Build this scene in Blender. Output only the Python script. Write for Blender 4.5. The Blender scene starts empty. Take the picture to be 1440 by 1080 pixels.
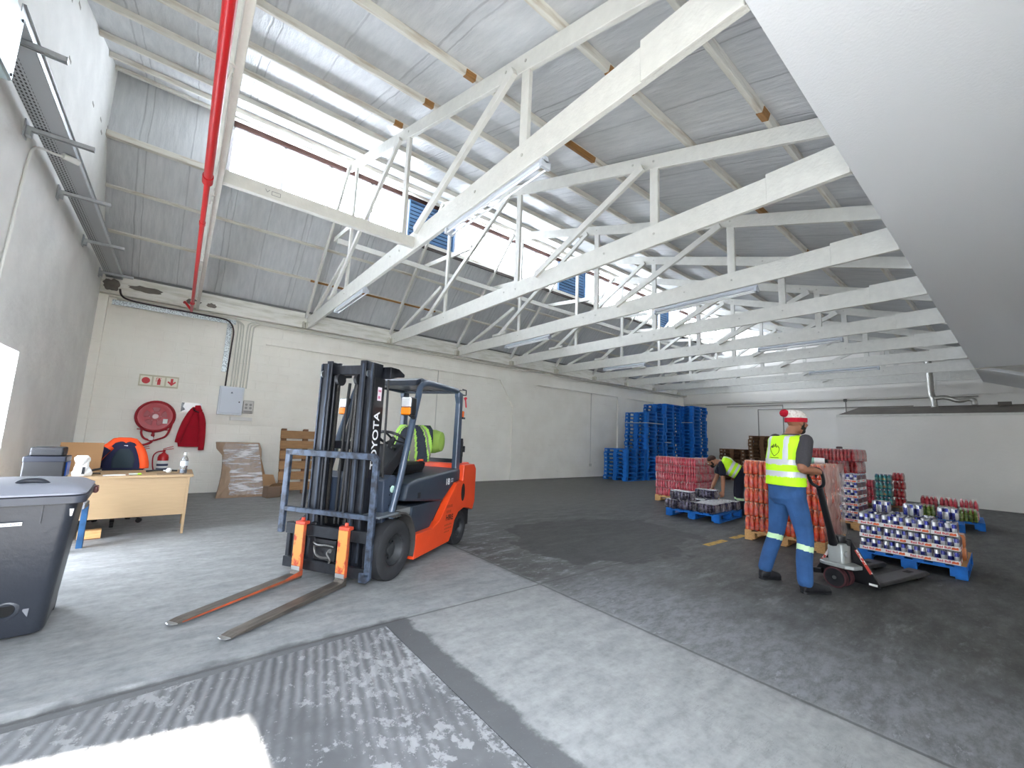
import bpy, math, random
from math import pi, sin, cos, radians as R, atan2, sqrt
from mathutils import Vector as V, Matrix as Mx
random.seed(7)
S = bpy.context.scene
COL = S.collection
# ------------------------------------------------------------------ camera
cam = bpy.data.cameras.new('camera'); co = bpy.data.objects.new('camera', cam); COL.objects.link(co)
cam.sensor_width = 36.0; cam.sensor_fit = 'HORIZONTAL'; cam.lens = 581.14 / 1440 * 36.0
cam.clip_start = 0.05; cam.clip_end = 300
_y, _p, _r = R(38.6036), R(7.369), R(2.3726)
fwd = V((sin(_y) * cos(_p), cos(_y) * cos(_p), sin(_p)))
_rt = V((cos(_y), -sin(_y), 0)); _up = _rt.cross(fwd)
_r2 = _rt * cos(_r) + _up * sin(_r); _u2 = -_rt * sin(_r) + _up * cos(_r)
co.matrix_world = Mx(((_r2.x, _u2.x, -fwd.x, 0), (_r2.y, _u2.y, -fwd.y, 0), (_r2.z, _u2.z, -fwd.z, 1.38), (0, 0, 0, 1)))
S.camera = co
# ------------------------------------------------------------------ world, sun, exposure
S.view_settings.view_transform = 'Standard'; S.view_settings.look = 'None'
S.view_settings.gamma = 1.0; S.view_settings.use_curve_mapping = False
S.view_settings.exposure = 2.5
wd = bpy.data.worlds.new('sky'); S.world = wd; wd.use_nodes = True
bg = wd.node_tree.nodes['Background']
bg.inputs[0].default_value = (0.80, 0.88, 1.0, 1); bg.inputs[1].default_value = 6.2
sun = bpy.data.lights.new('sun', 'SUN'); so = bpy.data.objects.new('sun', sun); COL.objects.link(so)
sun.energy = 13.0; sun.angle = R(0.6); sun.color = (1.0, 0.95, 0.87)
so.rotation_euler = V((-0.06, 1.0, -1.0)).to_track_quat('-Z', 'Y').to_euler(); so.location = (2, -6, 8)
# daylight entering by the open doorway behind the camera is sampled through a portal
pl = bpy.data.lights.new('doorway_portal', 'AREA'); po = bpy.data.objects.new('doorway_portal', pl); COL.objects.link(po)
pl.shape = 'RECTANGLE'; pl.size = 2.0; pl.size_y = 3.9; pl.cycles.is_portal = True
po.location = (-0.42, -0.62, 1.65); po.rotation_euler = (R(90), 0, 0)
# the clerestory glazing is sampled the same way, bay by bay
for _x0, _x1 in ((.2, 3.68), (5.02, 8.72), (10.02, 13.98), (15.14, 19.5)):
    _l = bpy.data.lights.new('clerestory_portal', 'AREA'); _o = bpy.data.objects.new('clerestory_portal', _l); COL.objects.link(_o)
    _l.shape = 'RECTANGLE'; _l.size = _x1 - _x0; _l.size_y = .94; _l.cycles.is_portal = True
    _o.location = ((_x0 + _x1) / 2, 8.96, 6.45); _o.rotation_euler = (R(-90), 0, 0)
S.cycles.max_bounces = 9; S.cycles.diffuse_bounces = 6; S.cycles.glossy_bounces = 4
S.cycles.transmission_bounces = 6; S.cycles.transparent_max_bounces = 14
S.cycles.caustics_reflective = False; S.cycles.caustics_refractive = False
S.cycles.sample_clamp_indirect = 6.0; S.cycles.use_denoising = True

# ------------------------------------------------------------------ materials
def lin(c):
    return tuple(((x / 255) / 12.92 if x / 255 <= .04045 else (((x / 255) + .055) / 1.055) ** 2.4) for x in c)
MATS = {}
def mat(name, rgb=(200, 200, 200), rough=.6, metal=0., var=0., vscale=6., bump=0., bscale=40., emit=0., alpha=1., coat=0., spec=.5, rgb2=None, thr=None, stretch=None, trans=0.):
    """procedural material: base colour, optional noise variation towards rgb2, bump"""
    if name in MATS: return MATS[name]
    m = bpy.data.materials.new(name); m.use_nodes = True; MATS[name] = m
    nt = m.node_tree; N = nt.nodes; L = nt.links; b = N['Principled BSDF']
    c = lin(rgb); b.inputs['Base Color'].default_value = (*c, 1)
    b.inputs['Roughness'].default_value = rough; b.inputs['Metallic'].default_value = metal
    b.inputs['Coat Weight'].default_value = coat; b.inputs['Alpha'].default_value = alpha
    b.inputs['Specular IOR Level'].default_value = spec; b.inputs['Transmission Weight'].default_value = trans
    if emit:
        b.inputs['Emission Color'].default_value = (*c, 1); b.inputs['Emission Strength'].default_value = emit
    tc = None
    if var or rgb2 or bump:
        tc = N.new('ShaderNodeTexCoord'); src = tc.outputs['Object']
        if stretch:
            mp = N.new('ShaderNodeMapping'); mp.inputs['Scale'].default_value = stretch
            L.new(src, mp.inputs[0]); src = mp.outputs[0]
    if var or rgb2:
        nz = N.new('ShaderNodeTexNoise'); nz.inputs['Scale'].default_value = vscale; nz.inputs['Detail'].default_value = 5
        L.new(src, nz.inputs['Vector'])
        rp = N.new('ShaderNodeValToRGB'); L.new(nz.outputs['Fac'], rp.inputs[0])
        lo, hi = thr or (.3, .7)
        rp.color_ramp.elements[0].position = lo; rp.color_ramp.elements[1].position = hi
        c2 = lin(rgb2) if rgb2 else tuple(min(1, x * (1 + var)) for x in c)
        c1 = c if rgb2 else tuple(x * (1 - var) for x in c)
        rp.color_ramp.elements[0].color = (*c1, 1); rp.color_ramp.elements[1].color = (*c2, 1)
        L.new(rp.outputs[0], b.inputs['Base Color'])
    if bump:
        n2 = N.new('ShaderNodeTexNoise'); n2.inputs['Scale'].default_value = bscale; n2.inputs['Detail'].default_value = 4
        L.new(src, n2.inputs['Vector'])
        bp = N.new('ShaderNodeBump'); bp.inputs['Strength'].default_value = bump; bp.inputs['Distance'].default_value = .02
        L.new(n2.outputs['Fac'], bp.inputs['Height']); L.new(bp.outputs[0], b.inputs['Normal'])
    return m
class G:
    """tiny shader-graph helper"""
    def __init__(s, name):
        s.m = bpy.data.materials.new(name); s.m.use_nodes = True; s.nt = s.m.node_tree; s.b = s.nt.nodes['Principled BSDF']
        MATS[name] = s.m
    def n(s, t, **k):
        x = s.nt.nodes.new('ShaderNode' + t)
        for a, v in k.items(): setattr(x, a, v)
        return x
    def l(s, a, b): s.nt.links.new(a, b)
    def put(s, sock, v):
        if isinstance(v, (int, float)): sock.default_value = v
        elif isinstance(v, tuple): sock.default_value = v if len(v) == 4 or sock.type == 'VECTOR' else (*v, 1)
        else: s.l(v, sock)
    def math(s, op, a, b=0., c=0., clamp=False):
        x = s.n('Math', operation=op); x.use_clamp = clamp
        for i, v in enumerate((a, b, c)): s.put(x.inputs[i], v)
        return x.outputs[0]
    def mix(s, f, a, b):
        x = s.n('Mix', data_type='RGBA'); s.put(x.inputs[0], f); s.put(x.inputs[6], a); s.put(x.inputs[7], b); return x.outputs[2]
    def step(s, v, a, b):
        x = s.n('MapRange', interpolation_type='SMOOTHSTEP'); s.put(x.inputs[0], v); s.put(x.inputs[1], a); s.put(x.inputs[2], b); return x.outputs[0]
    def noise(s, vec, scale, detail=5, rough=.55, stretch=None, rot=0.):
        if stretch or rot:
            mp = s.n('Mapping'); mp.inputs['Scale'].default_value = stretch or (1, 1, 1); mp.inputs['Rotation'].default_value = (0, 0, rot)
            s.l(vec, mp.inputs[0]); vec = mp.outputs[0]
        x = s.n('TexNoise'); x.inputs['Scale'].default_value = scale; x.inputs['Detail'].default_value = detail; x.inputs['Roughness'].default_value = rough
        s.l(vec, x.inputs['Vector']); return x.outputs['Fac']
    def pos(s):
        g = s.n('NewGeometry'); sp = s.n('SeparateXYZ'); s.l(g.outputs['Position'], sp.inputs[0])
        return g.outputs['Position'], sp.outputs[0], sp.outputs[1], sp.outputs[2]
    def bump(s, h, strength, dist=.02):
        x = s.n('Bump'); x.inputs['Strength'].default_value = strength; x.inputs['Distance'].default_value = dist
        s.l(h, x.inputs['Height']); s.l(x.outputs[0], s.b.inputs['Normal'])

# ------------------------------------------------------------------ mesh builder
class MB:
    def __init__(s): s.v = []; s.f = []; s.m = []; s.s = []
    def add(s, vs, fs, mi=0, sm=False, mx=None):
        o = len(s.v)
        s.v += [tuple(mx @ V(p)) if mx else tuple(p) for p in vs]
        s.f += [tuple(i + o for i in f) for f in fs]; s.m += [mi] * len(fs); s.s += [sm] * len(fs)
        return s
    def box(s, x0, x1, y0, y1, z0, z1, mi=0, mx=None):
        vs = [(x, y, z) for z in (z0, z1) for y in (y0, y1) for x in (x0, x1)]
        return s.add(vs, [(0, 2, 3, 1), (4, 5, 7, 6), (0, 1, 5, 4), (2, 6, 7, 3), (0, 4, 6, 2), (1, 3, 7, 5)], mi, False, mx)
    def bar(s, p0, p1, w, h, up=(0, 0, 1), mi=0):
        """rectangular bar from p0 to p1, w across, h along 'up'"""
        p0, p1 = V(p0), V(p1); d = (p1 - p0).normalized(); u = V(up); sd = d.cross(u).normalized(); u = sd.cross(d).normalized()
        vs = [tuple(p + sd * a * w / 2 + u * b * h / 2) for p in (p0, p1) for b in (-1, 1) for a in (-1, 1)]
        return s.add(vs, [(0, 1, 3, 2), (4, 6, 7, 5), (0, 4, 5, 1), (2, 3, 7, 6), (0, 2, 6, 4), (1, 5, 7, 3)], mi)
    def prism(s, poly, axis, a, b, mi=0, mx=None):
        """extrude a 2-D polygon along axis ('x','y','z') from a to b"""
        k = len(poly)
        def P(u, w, t): return {'x': (t, u, w), 'y': (u, t, w), 'z': (u, w, t)}[axis]
        vs = [P(u, w, a) for u, w in poly] + [P(u, w, b) for u, w in poly]
        fs = [tuple(range(k)), tuple(range(2 * k - 1, k - 1, -1))] + [(i, i + k, (i + 1) % k + k, (i + 1) % k) for i in range(k)]
        return s.add(vs, fs, mi, False, mx)
    def rings(s, rs, closed=False, caps=True, mi=0, sm=True, mx=None):
        k = len(rs[0]); vs = [p for r in rs for p in r]; fs = []
        n = len(rs)
        for i in range(n if closed else n - 1):
            a, b = i * k, ((i + 1) % n) * k
            fs += [(a + j, a + (j + 1) % k, b + (j + 1) % k, b + j) for j in range(k)]
        s.add(vs, fs, mi, sm, mx)
        if caps and not closed:
            o = len(s.v) - len(vs)
            s.f += [tuple(o + j for j in range(k - 1, -1, -1)), tuple(o + (n - 1) * k + j for j in range(k))]; s.m += [mi] * 2; s.s += [False] * 2
        return s
    def tube(s, pts, r, n=8, mi=0, caps=True, closed=False):
        pts = [V(p) for p in pts]; k = len(pts); rs = []; prev = None
        for i, p in enumerate(pts):
            if closed: t = (pts[(i + 1) % k] - pts[i - 1]).normalized()
            else: t = (pts[min(i + 1, k - 1)] - pts[max(i - 1, 0)]).normalized()
            if prev is None:
                u = t.cross(V((0, 0, 1)) if abs(t.z) < .9 else V((1, 0, 0))).normalized()
            else: u = (prev - t * prev.dot(t)).normalized()
            prev = u; w = t.cross(u); rr = r[i] if isinstance(r, (list, tuple)) else r
            rs.append([tuple(p + (u * cos(2 * pi * j / n) + w * sin(2 * pi * j / n)) * rr) for j in range(n)])
        return s.rings(rs, closed, caps, mi, True)
    def cyl(s, p0, p1, r, n=16, mi=0, r1=None): return s.tube([p0, p1], [r, r if r1 is None else r1], n, mi)
    def lathe(s, prof, n=16, mi=0, mx=None, caps=False):
        rs = [[(r * cos(2 * pi * j / n), r * sin(2 * pi * j / n), z) for j in range(n)] for r, z in prof]
        return s.rings(rs, False, caps, mi, True, mx)
    def ball(s, c, r, n=12, mi=0, mx=None):
        c = V(c); rr = r if isinstance(r, (tuple, list)) else (r, r, r); m = n // 2
        rs = [[(c.x + rr[0] * sin(pi * i / m) * cos(2 * pi * j / n), c.y + rr[1] * sin(pi * i / m) * sin(2 * pi * j / n), c.z - rr[2] * cos(pi * i / m)) for j in range(n)] for i in range(m + 1)]
        rs[0] = [tuple(c + V((1e-4 * cos(2 * pi * j / n), 1e-4 * sin(2 * pi * j / n), -rr[2]))) for j in range(n)]
        rs[-1] = [tuple(c + V((1e-4 * cos(2 * pi * j / n), 1e-4 * sin(2 * pi * j / n), rr[2]))) for j in range(n)]
        return s.rings(rs, False, True, mi, True, mx)
    def xf(s, mx): s.v = [tuple(mx @ V(p)) for p in s.v]; return s
    def mesh(s, name, mats):
        me = bpy.data.meshes.new(name); me.from_pydata(s.v, [], s.f)
        for m in (mats if isinstance(mats, (list, tuple)) else [mats]): me.materials.append(m)
        me.polygons.foreach_set('material_index', s.m); me.polygons.foreach_set('use_smooth', s.s); me.update()
        return me
    def build(s, name, mats, parent=None, bevel=0., seg=1, loc=None, rotz=0.):
        me = s.mesh(name, mats)
        if any(s.s): me.set_sharp_from_angle(angle=R(42))
        o = bpy.data.objects.new(name, me); COL.objects.link(o)
        if parent: o.parent = parent
        if loc is not None: o.location = loc
        if rotz: o.rotation_euler = (0, 0, rotz)
        if bevel:
            b = o.modifiers.new('bevel', 'BEVEL'); b.width = bevel; b.segments = seg; b.limit_method = 'ANGLE'; b.angle_limit = R(40)
        return o
def catmull(pts, k=6, closed=False):
    P = [V(p) for p in pts]; out = []; n = len(P)
    for i in range(n if closed else n - 1):
        if closed: a, b, c, d = P[i - 1], P[i], P[(i + 1) % n], P[(i + 2) % n]
        else: a, b, c, d = P[max(i - 1, 0)], P[i], P[i + 1], P[min(i + 2, n - 1)]
        for j in range(k):
            t = j / k
            out.append(.5 * ((2 * b) + (c - a) * t + (2 * a - 5 * b + 4 * c - d) * t * t + (3 * b - a - 3 * c + d) * t ** 3))
    if not closed: out.append(P[-1])
    return out
def tag(o, label, cat=None, group=None, kind=None):
    if label: o['label'] = label
    if cat: o['category'] = cat
    if group: o['group'] = group
    if kind: o['kind'] = kind
    return o
def thing(name, label, cat, loc=(0, 0, 0), rotz=0., group=None):
    o = bpy.data.objects.new(name, None); COL.objects.link(o); o.empty_display_size = .1
    o.location = loc; o.rotation_euler = (0, 0, rotz); return tag(o, label, cat, group)
def struct(o): o['kind'] = 'structure'; return o
def dup(o, loc, rotz=0., label=None, group=None):
    c = o.copy(); COL.objects.link(c); c.location = loc; c.rotation_euler = (0, 0, rotz)
    if label: c['label'] = label
    if group: c['group'] = group
    for ch in o.children:
        d = ch.copy(); COL.objects.link(d); d.parent = c
        for g in ch.children:
            e = g.copy(); COL.objects.link(e); e.parent = d
    return c
def frame(x, y, z, o):
    """matrix from three axis columns and an origin"""
    x, y, z = V(x), V(y), V(z)
    return Mx(((x.x, y.x, z.x, o[0]), (x.y, y.y, z.y, o[1]), (x.z, y.z, z.z, o[2]), (0, 0, 0, 1)))
def text(body, size, mx, m, parent, name='lettering', align='CENTER', depth=.0006, bold=0., sx=1.):
    cu = bpy.data.curves.new(name, 'FONT'); cu.body = body; cu.size = size; cu.align_x = align; cu.align_y = 'CENTER'
    cu.extrude = depth; cu.offset = bold; cu.resolution_u = 3
    t = bpy.data.objects.new(name, cu); COL.objects.link(t)
    bpy.context.view_layer.update()
    me = bpy.data.meshes.new_from_object(t.evaluated_get(bpy.context.evaluated_depsgraph_get()))
    bpy.data.objects.remove(t); bpy.data.curves.remove(cu)
    me.transform(mx @ Mx.Diagonal((sx, 1, 1, 1))); me.materials.clear(); me.materials.append(m)
    if parent == 'mesh': return me
    o = bpy.data.objects.new(name, me); COL.objects.link(o)
    if parent: o.parent = parent
    return o
def mesh_to_mb(mb, me, mi):
    mb.add([tuple(v.co) for v in me.vertices], [tuple(p.vertices) for p in me.polygons], mi)
ORD = ['', 'first', 'second', 'third', 'fourth', 'fifth', 'sixth', 'seventh', 'eighth', 'ninth', 'tenth', 'eleventh', 'twelfth', 'thirteenth', 'fourteenth', 'fifteenth', 'sixteenth', 'seventeenth', 'eighteenth', 'nineteenth', 'twentieth', 'twenty-first', 'twenty-second']

# common materials
WHITE = mat('white_paint_timber', (216, 215, 208), .55, var=.05, vscale=9, bump=.25, bscale=30)
WALL = mat('white_plaster', (243, 239, 228), .75, var=.035, vscale=1.3, bump=.25, bscale=14)
BLACK = mat('black_plastic', (26, 27, 30), .45)
RUBBER = mat('tyre_rubber', (38, 39, 42), .8, var=.25, vscale=7)
STEEL = mat('worn_dark_steel', (40, 43, 48), .45, .55, var=.3, vscale=16)
BRIGHT = mat('bright_steel', (178, 180, 182), .28, 1.0, var=.12, vscale=20)
GALV = mat('galvanised_steel', (190, 194, 196), .36, .5, var=.12, vscale=18)
RED = mat('red_paint', (188, 20, 26), .38)
ORANGE = mat('forklift_orange', (226, 74, 32), .36, var=.06, vscale=5)
SLATE = mat('slate_grey_paint', (50, 59, 70), .38, var=.1, vscale=6)
BLUEP = mat('pallet_blue', (3, 104, 192), .6, var=.25, vscale=8)
PINE = mat('pale_pine', (206, 160, 104), .65, var=.16, vscale=7, stretch=(1, 8, 8))
BROWNW = mat('dark_pallet_timber', (112, 78, 50), .75, var=.22, vscale=9, stretch=(1, 6, 6))
CARD = mat('cardboard_brown', (150, 116, 82), .8, var=.06, vscale=5)
PAPER = mat('white_paper', (236, 236, 232), .7)
# ------------------------------------------------------------------ the setting
XL, XR, YB, YF = -1.4, 19.6, 10.75, -0.5
def floor_material():
    g = G('concrete_floor'); P, X, Y, Z = g.pos()
    n1 = g.noise(P, .9, 6, .6); n2 = g.noise(P, 3.2, 6, .65, (1, 2.6, 1), .5); n3 = g.noise(P, 16, 5, .7); n4 = g.noise(P, 2.0, 7, .7, (1, 3.2, 1), -.35)
    wob = g.math('MULTIPLY', g.math('SUBTRACT', g.noise(P, 5, 4), .5), .16)
    dark = g.step(g.math('ADD', X, wob), 2.78, 2.95)
    back = g.step(g.math('ADD', Y, g.math('MULTIPLY', n1, 1.2)), 3.0, 6.5)
    light_c = g.mix(g.step(n2, .30, .72), (.225, .231, .235), (.315, .321, .322))
    mid_c = g.mix(g.step(n2, .28, .70), (.19, .201, .213), (.29, .299, .306))
    back_c = g.mix(g.step(n2, .3, .7), (.22, .222, .216), (.32, .322, .315))
    lc = g.mix(g.step(Y, 3.0, 3.1), light_c, mid_c)
    lc = g.mix(g.math('MULTIPLY', back, .75), lc, back_c)
    dark_c = g.mix(g.step(n4, .35, .75), (.052, .052, .049), (.112, .112, .107)); dark_c = g.mix(g.math('MULTIPLY', g.step(Y, 5.0, 7.5), .8), dark_c, (.15, .146, .134))  # towards the back both slab colours are raised to make up brightness
    # worn pale scuffs near the joint and across the dark slab
    sc = g.math('MULTIPLY', g.step(n4, .54, .66), g.step(X, 5.6, 2.9))
    sc2 = g.math('MULTIPLY', g.step(n2, .62, .74), .55)
    sw = g.math('MULTIPLY', g.step(g.noise(P, 5.5, 7, .75, (1, 2.4, 1), -.9), .56, .63), g.step(X, 4.4, 2.9)); pale = g.math('MAXIMUM', g.math('MAXIMUM', g.math('MULTIPLY', sc, .8), sc2), sw)
    # blue-grey dusty band along the joint towards the right
    band = g.math('MULTIPLY', g.step(g.math('ADD', X, g.math('MULTIPLY', g.math('SUBTRACT', n1, .5), 2.2)), 4.6, 3.2), g.step(Y, 3.4, 2.4))
    nb = g.noise(P, 6, 7, .75, (1, 2.6, 1), -.8); pale = g.math('MAXIMUM', pale, g.math('MULTIPLY', band, g.math('ADD', .30, g.math('MULTIPLY', g.step(nb, .36, .62), .5))))
    nd = g.noise(P, 9, 6, .75, (1, 2.2, 1), -.7); dark_c = g.mix(g.math('MULTIPLY', g.step(nd, .52, .66), .5), dark_c, (.145, .147, .15)); dc = g.mix(pale, dark_c, (.23, .24, .255))
    # damp stain
    ex = g.math('DIVIDE', g.math('SUBTRACT', X, 5.1), 1.55); ey = g.math('DIVIDE', g.math('SUBTRACT', Y, 4.05), 1.15)
    dd = g.math('ADD', g.math('MULTIPLY', ex, ex), g.math('MULTIPLY', ey, ey))
    st = g.step(g.math('ADD', dd, g.math('MULTIPLY', g.math('SUBTRACT', g.noise(P, 1.7, 3), .5), 2.2)), 1.06, .92)
    dc = g.mix(g.math('MULTIPLY', st, .8), dc, (.030, .030, .028))
    col = g.mix(dark, lc, dc)
    # dark border beside the ramp with a ragged outer edge
    rb = g.math('ADD', X, g.math('MULTIPLY', g.math('SUBTRACT', g.noise(P, 3.4, 5, .7), .5), .22))
    b1 = g.math('MULTIPLY', g.step(rb, 1.53, 1.48), g.step(g.math('ADD', Y, g.math('MULTIPLY', wob, 1.5)), 3.12, 3.02))
    col = g.mix(g.math('MULTIPLY', b1, .85), col, (.065, .068, .073))
    # cut joints
    j1 = g.math('ABSOLUTE', g.math('ADD', g.math('SUBTRACT', X, 2.87), g.math('MULTIPLY', wob, .12)))
    j2 = g.math('ABSOLUTE', g.math('ADD', g.math('SUBTRACT', Y, 3.04), g.math('MULTIPLY', wob, .12)))
    jj = g.math('MAXIMUM', g.step(j1, .018, .006), g.step(j2, .016, .005))
    col = g.mix(g.math('MULTIPLY', jj, .62), col, (.05, .05, .05))
    # small scratches and specks, painted yellow dashes
    sp = g.math('MULTIPLY', g.step(g.noise(P, 26, 3, .6, (1, 5, 1), .7), .70, .76), .45)
    col = g.mix(sp, col, (.07, .07, .072)); sp2 = g.math('MULTIPLY', g.step(g.noise(P, 21, 3, .6, (1, 4, 1), -.4), .71, .77), .5)
    col = g.mix(sp2, col, (.42, .43, .44))
    yl = g.step(g.math('ABSOLUTE', g.math('SUBTRACT', Y, 2.94)), .055, .045)
    yl = g.math('MULTIPLY', yl, g.math('MULTIPLY', g.step(X, 5.9, 5.95), g.step(X, 7.2, 7.15)))
    gap = g.step(g.math('ABSOLUTE', g.math('SUBTRACT', X, 6.62)), .1, .13)
    yl = g.math('MULTIPLY', g.math('MULTIPLY', yl, gap), g.step(n3, .36, .5))
    col = g.mix(g.math('MULTIPLY', yl, .8), col, (.62, .36, .02))
    col = g.mix(g.math('MULTIPLY', g.step(n3, .35, .75), .32), col, (.08, .08, .08))
    # fine grit, hairline scratches and trowel marks
    gr = g.noise(P, 70, 3, .8); col = g.mix(g.math('MULTIPLY', g.step(gr, .36, .2), .5), col, (.05, .05, .052)); col = g.mix(g.math('MULTIPLY', g.step(gr, .62, .78), .35), col, (.5, .51, .52))
    for sc_, ro, st_ in ((9, .5, (1, 14, 1)), (12, -.6, (1, 16, 1)), (7, 1.2, (1, 12, 1))):
        hs = g.noise(P, sc_, 3, .5, st_, ro); ln = g.step(g.math('ABSOLUTE', g.math('SUBTRACT', hs, .5)), .006, .001)
        ln = g.math('MULTIPLY', ln, g.step(g.noise(P, 2.2, 3, .6, None, ro), .56, .64)); col = g.mix(g.math('MULTIPLY', ln, .65), col, (.05, .05, .052))
    g.l(col, g.b.inputs['Base Color'])
    rr = g.math('ADD', .48, g.math('MULTIPLY', n2, .25)); g.l(rr, g.b.inputs['Roughness'])
    g.b.inputs['Specular IOR Level'].default_value = .2
    h = g.math('SUBTRACT', g.math('ADD', g.math('MULTIPLY', n3, .3), g.math('MULTIPLY', n2, .5)), jj)
    g.bump(h, .22, .012); return g.m
FLOOR = floor_material()
m = MB()
m.box(XL - .3, XR + .3, 3.18, YB + .3, -.35, 0); m.box(1.33, XR + .3, -6, 3.18, -.35, 0)
# worn concrete nosing stepping down to the ramp
m.add([(XL - .3, 3.18, 0), (1.33, 3.03, 0), (1.33, 3.0, -.003), (XL - .3, 2.98, -.05), (1.33, 3.18, 0)], [(0, 4, 1), (0, 1, 2, 3)])
m.add([(XL - .3, 3.18, -.35), (1.33, 3.18, -.35), (1.33, 3.0, -.35), (XL - .3, 2.98, -.35)], [(0, 1, 2, 3)])
floor = struct(m.build('floor', FLOOR))
def ramp_material():
    g = G('ribbed_ramp'); P, X, Y, Z = g.pos()
    n = g.noise(P, 13, 7, .72, (1, .7, 1), .3); n2 = g.noise(P, 1.3, 5, .6); n3 = g.noise(P, 24, 5, .7)
    w = g.n('TexWave', bands_direction='X'); w.inputs['Scale'].default_value = 5.6; w.inputs['Distortion'].default_value = 1.6; w.inputs['Detail'].default_value = 3; w.inputs['Detail Scale'].default_value = 2.2
    mp = g.n('Mapping'); mp.inputs['Rotation'].default_value = (0, 0, R(14)); g.l(P, mp.inputs[0]); g.l(mp.outputs[0], w.inputs[0])
    rib = w.outputs['Fac']; fade = g.step(g.math('ADD', g.math('MULTIPLY', n2, 1.6), g.math('MULTIPLY', Y, .45)), 1.55, 2.0)
    ribs = g.math('MULTIPLY', rib, fade)
    base = g.mix(g.step(n2, .35, .65), (.07, .073, .078), (.108, .111, .116))
    base = g.mix(g.math('MULTIPLY', ribs, .6), base, (.23, .237, .247))
    edge = g.step(X, .1, -.9); base = g.mix(g.math('MULTIPLY', edge, .6), base, (.24, .252, .27))
    pat = g.math('MULTIPLY', g.step(g.math('ADD', n, g.math('MULTIPLY', g.math('SUBTRACT', n2, .5), .7)), .56, .62), .8)
    base = g.mix(pat, base, (.28, .287, .294)); ln = g.step(g.math('ADD', X, g.math('MULTIPLY', g.math('SUBTRACT', n, .5), .06)), 1.27, 1.30); base = g.mix(g.math('MULTIPLY', ln, g.math('MULTIPLY', g.step(n3, .45, .55), .7)), base, (.32, .33, .34))
    base = g.mix(g.math('MULTIPLY', g.step(n3, .62, .72), .6), base, (.38, .39, .40))
    g.l(base, g.b.inputs['Base Color']); g.b.inputs['Roughness'].default_value = .6
    g.bump(g.math('ADD', g.math('MULTIPLY', ribs, .8), g.math('MULTIPLY', pat, .35)), .5, .012); return g.m
m = MB(); m.add([(XL - .3, 2.98, -.05), (1.33, 3.0, -.003), (1.33, -.6, -.003), (XL - .3, -.6, -.14)], [(0, 3, 2, 1)])
m.add([(1.33, 3.0, -.003), (1.33, 3.0, 0), (1.33, -.6, 0), (1.33, -.6, -.003)], [(0, 1, 2, 3)])
m.box(XL - .3, 1.33, -.6, 2.98, -.4, -.35)
struct(m.build('floor_ramp', ramp_material()))
m = MB(); m.box(-14, 30, -22, -.6, -.5, -.32)
struct(m.build('ground', mat('sunlit_yard_concrete', (128, 125, 119), .9, var=.1, vscale=1.2)))

m = MB(); m.box(-14, 30, -7.3, -7, -.32, 2.9)
struct(m.build('wall_sky_block', mat('sky_block_grey', (140, 134, 126), .9)))  # unseen wall added across the yard to block low sky from the doorway
# long wall with recessed panels between raised pilasters
def block_wall():
    g = G('painted_block_wall'); P, X, Y, Z = g.pos(); cb = g.n('CombineXYZ'); g.l(X, cb.inputs[0]); g.l(Z, cb.inputs[1])
    br = g.n('TexBrick'); br.inputs['Scale'].default_value = 1.0; br.inputs['Mortar Size'].default_value = .012; br.inputs['Brick Width'].default_value = .42; br.inputs['Row Height'].default_value = .2; br.inputs['Mortar Smooth'].default_value = .6
    g.l(cb.outputs[0], br.inputs['Vector']); n = g.noise(P, 1.3, 5); n2 = g.noise(P, 14, 4); n3 = g.noise(P, 4, 4, .6, (.4, 1, 2.5))
    c = g.mix(g.step(n, .3, .7), lin((238, 234, 223)), lin((246, 243, 233))); c = g.mix(g.math('MULTIPLY', g.step(n3, .64, .72), .25), c, lin((206, 202, 190)))
    g.l(c, g.b.inputs['Base Color']); g.b.inputs['Roughness'].default_value = .7
    g.bump(g.math('ADD', g.math('MULTIPLY', br.outputs['Fac'], -.35), g.math('MULTIPLY', n2, .5)), .35, .02); return g.m
BLOCK = block_wall()
m = MB(); m.box(XL - .25, XR + .25, YB, YB + .22, -.3, 4.2)
rz = YB - .06
m.box(XL, 1.36, rz, YB, 0, 3.72); m.box(1.36, XR, rz, YB, 3.24, 3.72)
def pil(x0, x1, ca, cb):   # pilaster with sloping haunches
    m.box(x0, x1, rz, YB, 0, 3.24)
    if ca: m.prism([(x0 - .58, 3.24), (x0, 3.24), (x0, 2.4)], 'y', rz, YB)
    if cb: m.prism([(x1, 3.24), (x1 + .6, 3.24), (x1, 2.38)], 'y', rz, YB)
pil(8.62, 9.09, True, True); pil(14.25, 14.9, False, False)
m.box(XL, -1.27, YB - .14, rz, 0, 3.72)
m.box(16.9, 17.4, rz, YB, 0, 3.24); m.box(XR - .3, XR, rz, YB, 0, 3.24)
wb = struct(m.build('wall_back', BLOCK))
CORN = mat('flaking_cream_paint', (214, 211, 198), .75, rgb2=(232, 230, 222), vscale=5, thr=(.35, .55), bump=.5, bscale=18, stretch=(.5, 3, 3))
m = MB(); m.box(XL, XR, YB - .2, YB, 3.74, 3.98); m.box(XL, XR, YB - .14, YB, 3.98, 4.12); m.box(XL, XR, YB - .1, YB, 3.70, 3.74)
struct(m.build('trim_1', CORN, bevel=.012))
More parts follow.
